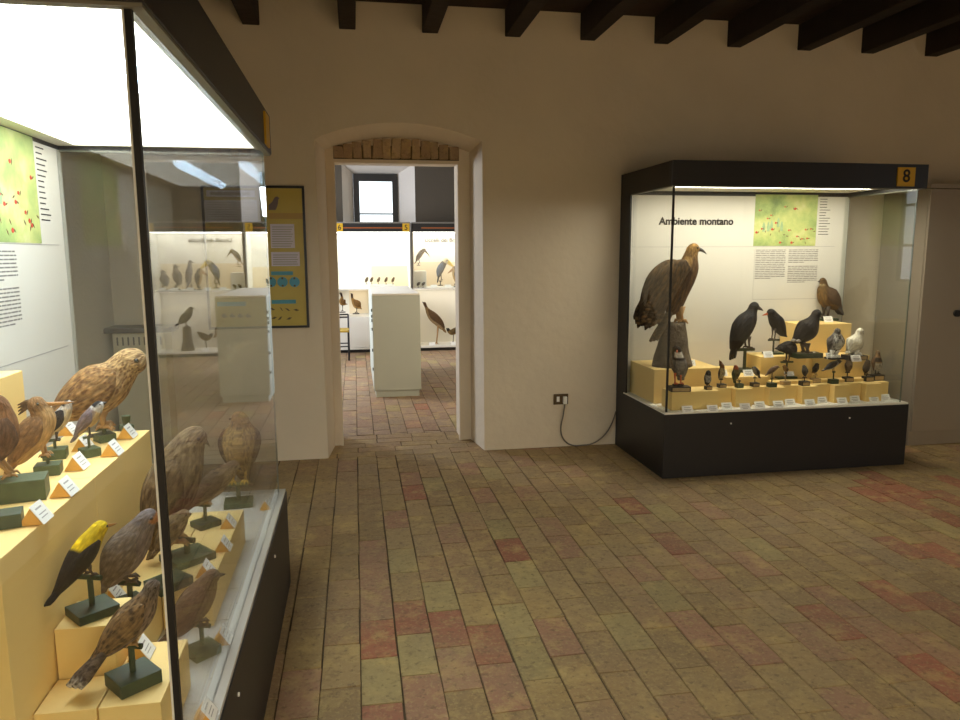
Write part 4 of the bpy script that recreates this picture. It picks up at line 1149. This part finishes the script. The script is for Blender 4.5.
GF = 'exotic birds in the wall cases beyond'
YB = YC + .22


def P2(x, z):
    """pixel of a point at the birds' distance in the wall cases"""
    q = V((x, YB, z)) - EYE; return (480 + F * q.dot(RX) / q.dot(RZ), 360 + F * q.dot(RY) / q.dot(RZ))


def fb(name, label, foot, pts, beak, **k):
    k.setdefault('group', GF); k.setdefault('seg', 10); k.setdefault('rings', 14)
    k.setdefault('eye', .2); k.setdefault('wext', .05)
    return bird(name, label, (foot[0], foot[1], YB), None, pts, beak, **k)


MB_ = MB
tag(MB().box(.89, 1.09, YC + .12, YC + .40, .977, 1.228).build('white_riser', M['white'], loc=(.99, YC + .26, .977), bevel=.002), 'white riser block under the curved-billed bird', 'riser', GF)
tag(MB().box(.225, .60, YC + .12, YC + .40, .977, 1.022).build('white_riser', M['white'], loc=(.41, YC + .26, .977), bevel=.002), 'low white riser under the five tiny birds', 'riser', GF)
for x, z, l in ((1.20, .977, 'small white card under the yellow-billed toucan'), (1.42, .977, 'small white card between the two toucans'), (1.66, .977, 'small white card under the grey parrot'), (1.88, .977, 'small white card under the tall slender bird'),
                (2.05, .977, 'small white card under the stout grey-brown bird'), (1.16, .076, 'small white card by the feet of the long-legged bird'), (1.50, .076, 'small white card by the short brown bird')):
    tg = thing('label_card', l, 'label card', (x, YC + .10, z), 'label cards in the wall cases beyond')
    MB().poly([(x - .05, YC + .09, z + .0005), (x + .05, YC + .09, z + .0005), (x + .05, YC + .11, z + .04), (x - .05, YC + .11, z + .04)], (0, .9, -.4), .003).build('paper_card', M['card'], tg)
fb('mounted_hornbill', 'bird with long down-curved bill standing on a white riser', (418.5, 265.6), [(416.5, 260.5, 1.1), (418.5, 257, 2.4), (421, 253, 2.6), (424, 250, 1.9)], (430, 256), tail=(414.5, 264, 1),
   back=(60, 50, 44), belly=(150, 120, 90), hook=.6, beakw=.5, legs=(419, 258, 419.5, 263), stand=('bar', (.05, .04, .012), 0, 'dark', (418.5, 263.4), 0, .03, .004))
fb('mounted_toucan', 'toucan with blue-black back and big yellow bill', (440.5, 285.6), [(438.5, 276.5, 1.7), (440, 270.5, 3.6), (443, 264.5, 3.4), (446, 260.3, 2.6)], (454.5, 267.5), tail=(437.5, 283, 1.3),
   back=(40, 44, 50), belly=(44, 48, 52), head=(214, 200, 160), wing=(50, 80, 108), beakm='beak_toucan', beakw=.95, hook=.2, legs=(441, 272, 441.5, 280), stand=('bar', (.07, .05, .012), 0, 'dark', (441.5, 281), 0, .05, .008))
a = [P2(x, z) for x, z in ((1.57, 1.06), (1.56, 1.15), (1.55, 1.22), (1.54, 1.265), (1.43, 1.19), (1.58, 1.0), (1.56, .976))]
fb('mounted_toucan', 'second toucan facing its yellow-billed neighbour', a[6], [(*a[0], 2), (*a[1], 3.6), (*a[2], 3.2), (*a[3], 2.4)], a[4], tail=(*a[5], 1.3),
   back=(60, 50, 44), belly=(190, 150, 90), wing=(56, 48, 46), beakm='beak_pale', beakw=.7, hook=.2, legs=(*P2(1.56, 1.10), *P2(1.56, 1.02)), stand=('bar', (.07, .05, .012), 0, 'dark', P2(1.56, 1.015), 0, .05, .008))
for x, nmx, lab, cols in ((1.665, 'mounted_parrot', 'upright grey parrot with a long tail', ((110, 104, 110), (140, 132, 130))), (1.88, 'mounted_guan', 'tall slender grey-brown bird beside the parrot', ((110, 96, 84), (150, 136, 120))),
                          (2.06, 'mounted_guan', 'stout grey-brown bird at the end of the toucan case', ((96, 88, 84), (136, 126, 118)))):
    hgt = {1.665: .36, 1.88: .30, 2.06: .22}[x]
    q = [P2(x + .05 * (1 - u) * (1 if x < 1.8 else -1), 1.03 + hgt * u) for u in (.12, .35, .6, .85, 1.0)]
    fb(nmx, lab, P2(x, .976), [(*q[0], 2), (*q[1], 3.8 if x > 1.7 else 3), (*q[2], 4.2 if x > 1.7 else 3.2), (*q[3], 2), (*q[4], 1.9)], P2(x - .07, 1.03 + hgt * .96), tail=(*P2(x + .07, .99), 1.4), back=cols[0], belly=cols[1],
       legs=(*P2(x, 1.06), *P2(x, .995)), stand=('flat', (.10, .07, .018), 0, 'dark'))
for x, z in ((.955, .9775), (1.03, .9775)):
    w_ = V((x, YC + .07, z)) - EYE; q = (480 + F * w_.dot(RX) / w_.dot(RZ), 360 + F * w_.dot(RY) / w_.dot(RZ))
    bird('mounted_small_bird', 'tiny dark bird in front of the white riser, %s of the pair' % ('nearer the post' if x < 1.0 else 'nearer the toucan'), (q[0], q[1], YC + .07), None, [(q[0] - 1, q[1] - 2.5, .9), (q[0], q[1] - 3.5, 1.5), (q[0] + .8, q[1] - 4.6, 1.1)], (q[0] + 2.5, q[1] - 5), back=(60, 50, 44), belly=(90, 70, 56), legs=(q[0], q[1] - 2.5, q[0], q[1] - .6), group=GF, seg=10, rings=14, wext=.05,
       stand=('flat', (.03, .03, .006), 0, 'dark'))
fb('mounted_seriema', 'long-legged buff bird with raised thin neck in the lower compartment', (436, 346), [(443, 328.5, 2.6), (439, 323, 4.4), (433, 317, 4.9), (428.5, 311.5, 3.1), (426.3, 307.5, 1.5), (424.6, 303.6, 1.7)], (422, 301.6), tail=(445.5, 333, 2.2),
   back=(150, 120, 76), belly=(176, 150, 110), head=(110, 84, 60), wing=(112, 84, 54), legs=(438, 325, 436.5, 343.5, 1.1), legm='leg_pale', stand=('flat', (.24, .12, .025), 0, 'stone'))
fb('mounted_small_bird', 'short brown bird at the feet of the long-legged bird', (453, 345.5), [(458, 328, 2), (455.5, 330.5, 3.1), (452, 332.5, 3), (449, 331, 2), (448, 329.5, 1.7)], (446, 328), tail=(461, 326.5, 1.6), back=(120, 96, 54), belly=(140, 110, 60), wing=(104, 82, 46), head=(50, 42, 36),
   legs=(453.5, 332, 453, 343), stand=('flat', (.09, .07, .03), 0, 'stone'))
q = P2(1.77, .076)
bd = fb('mounted_guan', 'dark bird on a stump at the floor of the toucan case', q, [(*P2(1.86, .50), 2.2), (*P2(1.80, .55), 4), (*P2(1.74, .62), 4), (*P2(1.70, .70), 2.2)], P2(1.63, .71), tail=(*P2(1.93, .44), 1.8), back=(50, 46, 48), belly=(60, 54, 54), wing=(44, 42, 44),
        legs=(*P2(1.78, .52), *P2(1.77, .44)))
MB().tube([(1.77, YB, .0765), (1.77, YB, .2), (1.77, YB, .43)], [.10, .07, .06], 12).build('stump', M['stump'], bd)
fb('mounted_crane', 'brown bird with upright dark neck left in the alcove', (342.5, 312.5), [(345, 304, 1.6), (343.5, 303, 3.4), (341.8, 301, 3.2), (342, 297.5, 1.2), (341, 293.5, 1.2)], (339, 293), tail=(347.5, 304.5, 1.2), back=(140, 104, 50), belly=(170, 130, 70), wing=(120, 86, 44), head=(70, 52, 40),
   legs=(342.5, 304, 342.5, 311), stand=('flat', (.09, .08, .012), 0, 'dark'))
fb('mounted_crane', 'brown bird with thin raised neck right in the alcove', (356, 314), [(360, 307.5, 1.8), (357.8, 305.5, 4.2), (355, 302.5, 3.6), (352.4, 299, 1.4), (351.8, 294.5, 1.2)], (350.4, 293), tail=(361.5, 309.5, 1.4), back=(150, 112, 56), belly=(176, 136, 76), wing=(130, 94, 48), head=(80, 60, 44),
   legs=(356.5, 307, 356.5, 312.6), stand=('flat', (.10, .08, .012), 0, 'dark'))
for k, (x, nx_) in enumerate(((366.5, 'first'), (371.5, 'second'), (378.5, 'middle'), (386, 'fourth'), (393, 'last'))):
    z = P2(.3, 1.023)[1]
    fb('mounted_small_bird', 'tiny brown bird on the shelf of case 5, %s of five counting towards the post' % nx_, (x, z - .4 + (0 if k < 2 else 0)), [(x - 1, z - 3, .9), (x, z - 4.6, 1.5), (x + .6, z - 6.6, 1.1)], (x + 2.3, z - 7), back=(112, 88, 62), belly=(150, 120, 90), legs=(x, z - 3.5, x, z - 1),
       stand=('flat', (.035, .03, .006), 0, 'dark'))

# grey counter in the room beyond
ct = thing('display_counter', 'tall sage grey counter with white top standing in the room beyond', 'counter', (.40, 8.6, 0))
MB().box(.165, .660, 7.54, 9.3, .07, 1.068).build('body', M['counter'], ct, bevel=.004)
MB().box(.185, .64, 7.56, 9.28, 0.0, .07).build('plinth', M['counter'], ct)
MB().box(.165, .660, 7.54, 9.3, 1.07, 1.088).build('worktop', M['white'], ct, bevel=.003)
for z in (.917, .854, .81, .72, .5, .3):
    MB().box(.155, .166, 7.56, 7.60, z - .014, z + .014).build('hinge', M['black_metal'], ct)
# black chair
ch = thing('chair', 'black metal chair half hidden behind the doorway jamb', 'chair', (-.30, 10.5, 0))
for x in (-.48, -.115):
    MB().tube([(x, 10.32, 0), (x, 10.32, .43)], .013, 8).build('leg', M['black_metal'], ch)
    MB().tube([(x, 10.72, 0), (x, 10.70, .43), (x, 10.74, .62)], .013, 8).build('leg', M['black_metal'], ch)
for z in (.58, .62): MB().tube([(-.48, 10.735, z), (-.115, 10.735, z)], .012, 8).build('backrest', M['black_metal'], ch)
MB().box(-.49, -.105, 10.30, 10.72, .40, .425).build('seat', mat('yellow_seat', (170, 140, 40), .6), ch, bevel=.005)
for y_ in (10.32, 10.71): MB().tube([(-.48, y_, .20), (-.115, y_, .20)], .009, 8).build('stretcher', M['black_metal'], ch)

# ------------------------------------------------------------------ framed poster
po = thing('framed_poster', 'mustard bird poster in a thin black frame left of the doorway', 'poster', (-.675, 5.30, .975))
x0, x1, z0, z1 = -1.018, -.332, .978, 1.966
bg = MB().box(x0 + .008, x1 - .008, 5.292, 5.30, z0 + .008, z1 - .008).build('print', mat('mustard_print', (194, 170, 72), .45, noise=.12, nscale=3), po)
fr = MB()
fr.box(x0, x0 + .016, 5.285, 5.309, z0, z1); fr.box(x1 - .016, x1, 5.285, 5.309, z0, z1); fr.box(x0 + .016, x1 - .016, 5.285, 5.309, z0, z0 + .016); fr.box(x0 + .016, x1 - .016, 5.285, 5.309, z1 - .016, z1)
fr.build('frame', M['black_metal'], po)
M['lav'] = mat('lavender_paper', (214, 208, 222), .6); M['cyan'] = mat('cyan_print', (84, 156, 176), .6); M['sandy'] = mat('sandy_glare', (178, 146, 76), .6)


def pp(px, py): return ypt(px, py, 5.2915)


def prect(mb, a, b, c, d, y=5.2905):
    p, q = pp(a, b), pp(c, d); mb.box(min(p.x, q.x), max(p.x, q.x), y, 5.2925, min(p.z, q.z), max(p.z, q.z))


m = MB(); prect(m, 270, 224, 295, 248); prect(m, 271, 252, 300, 266); prect(m, 206, 190, 255, 197); prect(m, 204, 200, 258, 222)
m.build('text_panel', M['lav'], bg)
m = MB()
for i in range(9): prect(m, 272, 226.5 + i * 2.4, 293 - (i % 3), 227.4 + i * 2.4, 5.290)
for i in range(5): prect(m, 273, 254.5 + i * 2.3, 298 - (i % 2), 255.4 + i * 2.3, 5.290)
prect(m, 210, 192, 250, 195.5, 5.290)
for i in range(8): prect(m, 207, 202 + i * 2.4, 255, 202.8 + i * 2.4, 5.290)
m.build('printed_lines', M['ink3'], bg)
m = MB(); prect(m, 271, 271.5, 293, 275); prect(m, 271.5, 300, 296, 303.5); prect(m, 217, 302, 246, 306)
m.build('heading_strip', M['cyan'], bg)['kind'] = 'stuff'
for c in (271, 282.5, 294.5):
    MB().disc(pp(c, 282), (0, -1, 0), .036, .002, 24).build('blue_roundel', M['cyan'], bg)
m = MB(); prect(m, 268, 213, 303, 219); m.build('glare_band', M['sandy'], bg)  # sandy strip stands in for window glare across the poster
# little grey bird silhouette at the top
outl = [(268.5, 210), (268.5, 205), (272, 202), (274.5, 197.5), (277, 196.3), (279.5, 198.2), (278.2, 199.4), (278, 203), (277, 207), (275.5, 210)]
m = MB().poly([V((pp(*p).x, 5.2905, pp(*p).z)) for p in outl], (0, 1, 0), .0015); m.build('printed_bird', mat('grey_bird_print', (110, 96, 92), .6), bg)
m = MB(); rnd = random.Random(3)
for i in range(7):
    cx = 273 + (i % 4) * 8 + rnd.uniform(-1.5, 1.5); cy = 309 + (i // 4) * 9 + rnd.uniform(-1, 1); a = rnd.uniform(-1, 1)
    pts_ = [(cx - 3 * math.cos(a), cy + 3 * math.sin(a)), (cx, cy - 1.2), (cx + 3.2 * math.cos(a), cy - 3 * math.sin(a)), (cx + .6, cy + 1.1)]
    m.poly([V((pp(*p).x, 5.2905, pp(*p).z)) for p in pts_], (0, 1, 0), .0012)
for i in range(4):
    cx = 224 + i * 8; m.poly([V((pp(*p).x, 5.2905, pp(*p).z)) for p in ((cx - 3, 316), (cx, 313), (cx + 4, 317), (cx, 318))], (0, 1, 0), .0012)
for c in (276.5, 282.5, 294.5):
    q = pp(c if c > 277 else 271, 282)
    for dz in (-.026, .026): m.disc((q.x, 5.2905, q.z + dz), (0, -1, 0), .008, .0015, 8)
m.build('printed_sketch', mat('brown_sketch', (90, 78, 40), .6), bg)

# ------------------------------------------------------------------ socket, cable
so = thing('wall_socket', 'brown socket plate low on the wall beside case 8', 'socket', (1.542, 5.31, .38))
MB().box(1.484, 1.60, 5.301, 5.3095, .338, .420).build('plate', M['brown_plastic'], so, bevel=.002)
MB().box(1.508, 1.530, 5.2985, 5.302, .36, .40).build('switch', M['card'], so)
cb = thing('power_cable', 'grey cable with white plug looping from the socket to case 8', 'cable', (1.565, 5.30, .36))
MB().box(1.556, 1.584, 5.272, 5.3005, .345, .402).build('plug', M['card'], cb, bevel=.003)
ctrl = [ypt(*p, 5.29) for p in ((564.5, 403), (563, 415), (560.8, 426), (561.5, 435), (566, 442), (573, 445.2), (582, 445.0), (592, 443.5), (601, 438), (608, 430), (613, 420), (616, 410))]
ctrl = [V((p.x, 5.285, max(p.z, .006))) for p in ctrl]
ctrl = [V((1.570, 5.288, .346))] + ctrl[1:]
pts_ = [catmull(ctrl, i / 60) for i in range(60)]
MB().tube(pts_, .0055, 8).build('wire', M['cable'], cb, smooth=True)

# ------------------------------------------------------------------ grey cabinet at the right
ca = thing('storage_cabinet', 'tall plain grey cabinet with a round lock at the right edge', 'cabinet', (4.9, 4.8, 0))
MB().box(4.20, 5.36, 4.83, 5.29, .11, 1.955).build('body', M['cabinet'], ca)
MB().box(4.21, 5.35, 4.84, 5.28, 0.0, .108).build('plinth', M['cabinet'], ca)
MB().box(4.19, 5.37, 4.80, 5.29, 1.958, 1.99).build('top_board', M['cabinet'], ca)
for a, b in ((4.203, 4.778), (4.782, 5.357)):
    dr = MB().box(a, b, 4.808, 4.829, .115, 1.953).build('door', M['cabinet'], ca, bevel=.002)
    if a < 4.5: pass
lk = MB().disc((4.505, 4.808, 1.03), (0, -1, 0), .026, .02, 20).build('lock', M['black_metal'], ca)

# ------------------------------------------------------------------ radiator seen through the left case
ra = thing('radiator_cover', 'cream radiator cover with short slots under a grey stone shelf', 'radiator cover', (-1.43, 5.2, 0))
MB().box(-1.60, -1.27, 5.12, 5.30, .20, .983).build('cover', M['radiator'], ra, bevel=.004)
for i in range(9):
    x = -1.575 + i * .034; MB().box(x, x + .010, 5.117, 5.121, .90, .955).build('slot', M['ink2'], ra)
for x in (-1.585, -1.305): MB().box(x, x + .03, 5.15, 5.28, 0, .199).build('foot', M['radiator'], ra)
tag(MB().box(-1.64, -1.22, 5.08, 5.31, .985, 1.02).build('stone_shelf', M['stone'], loc=(-1.43, 5.2, .985), bevel=.003), 'grey stone shelf over the cream radiator', 'shelf')

# neutral helper properties are not needed in the finished file
for o in bpy.data.objects:
    if 'org' in o: del o['org']
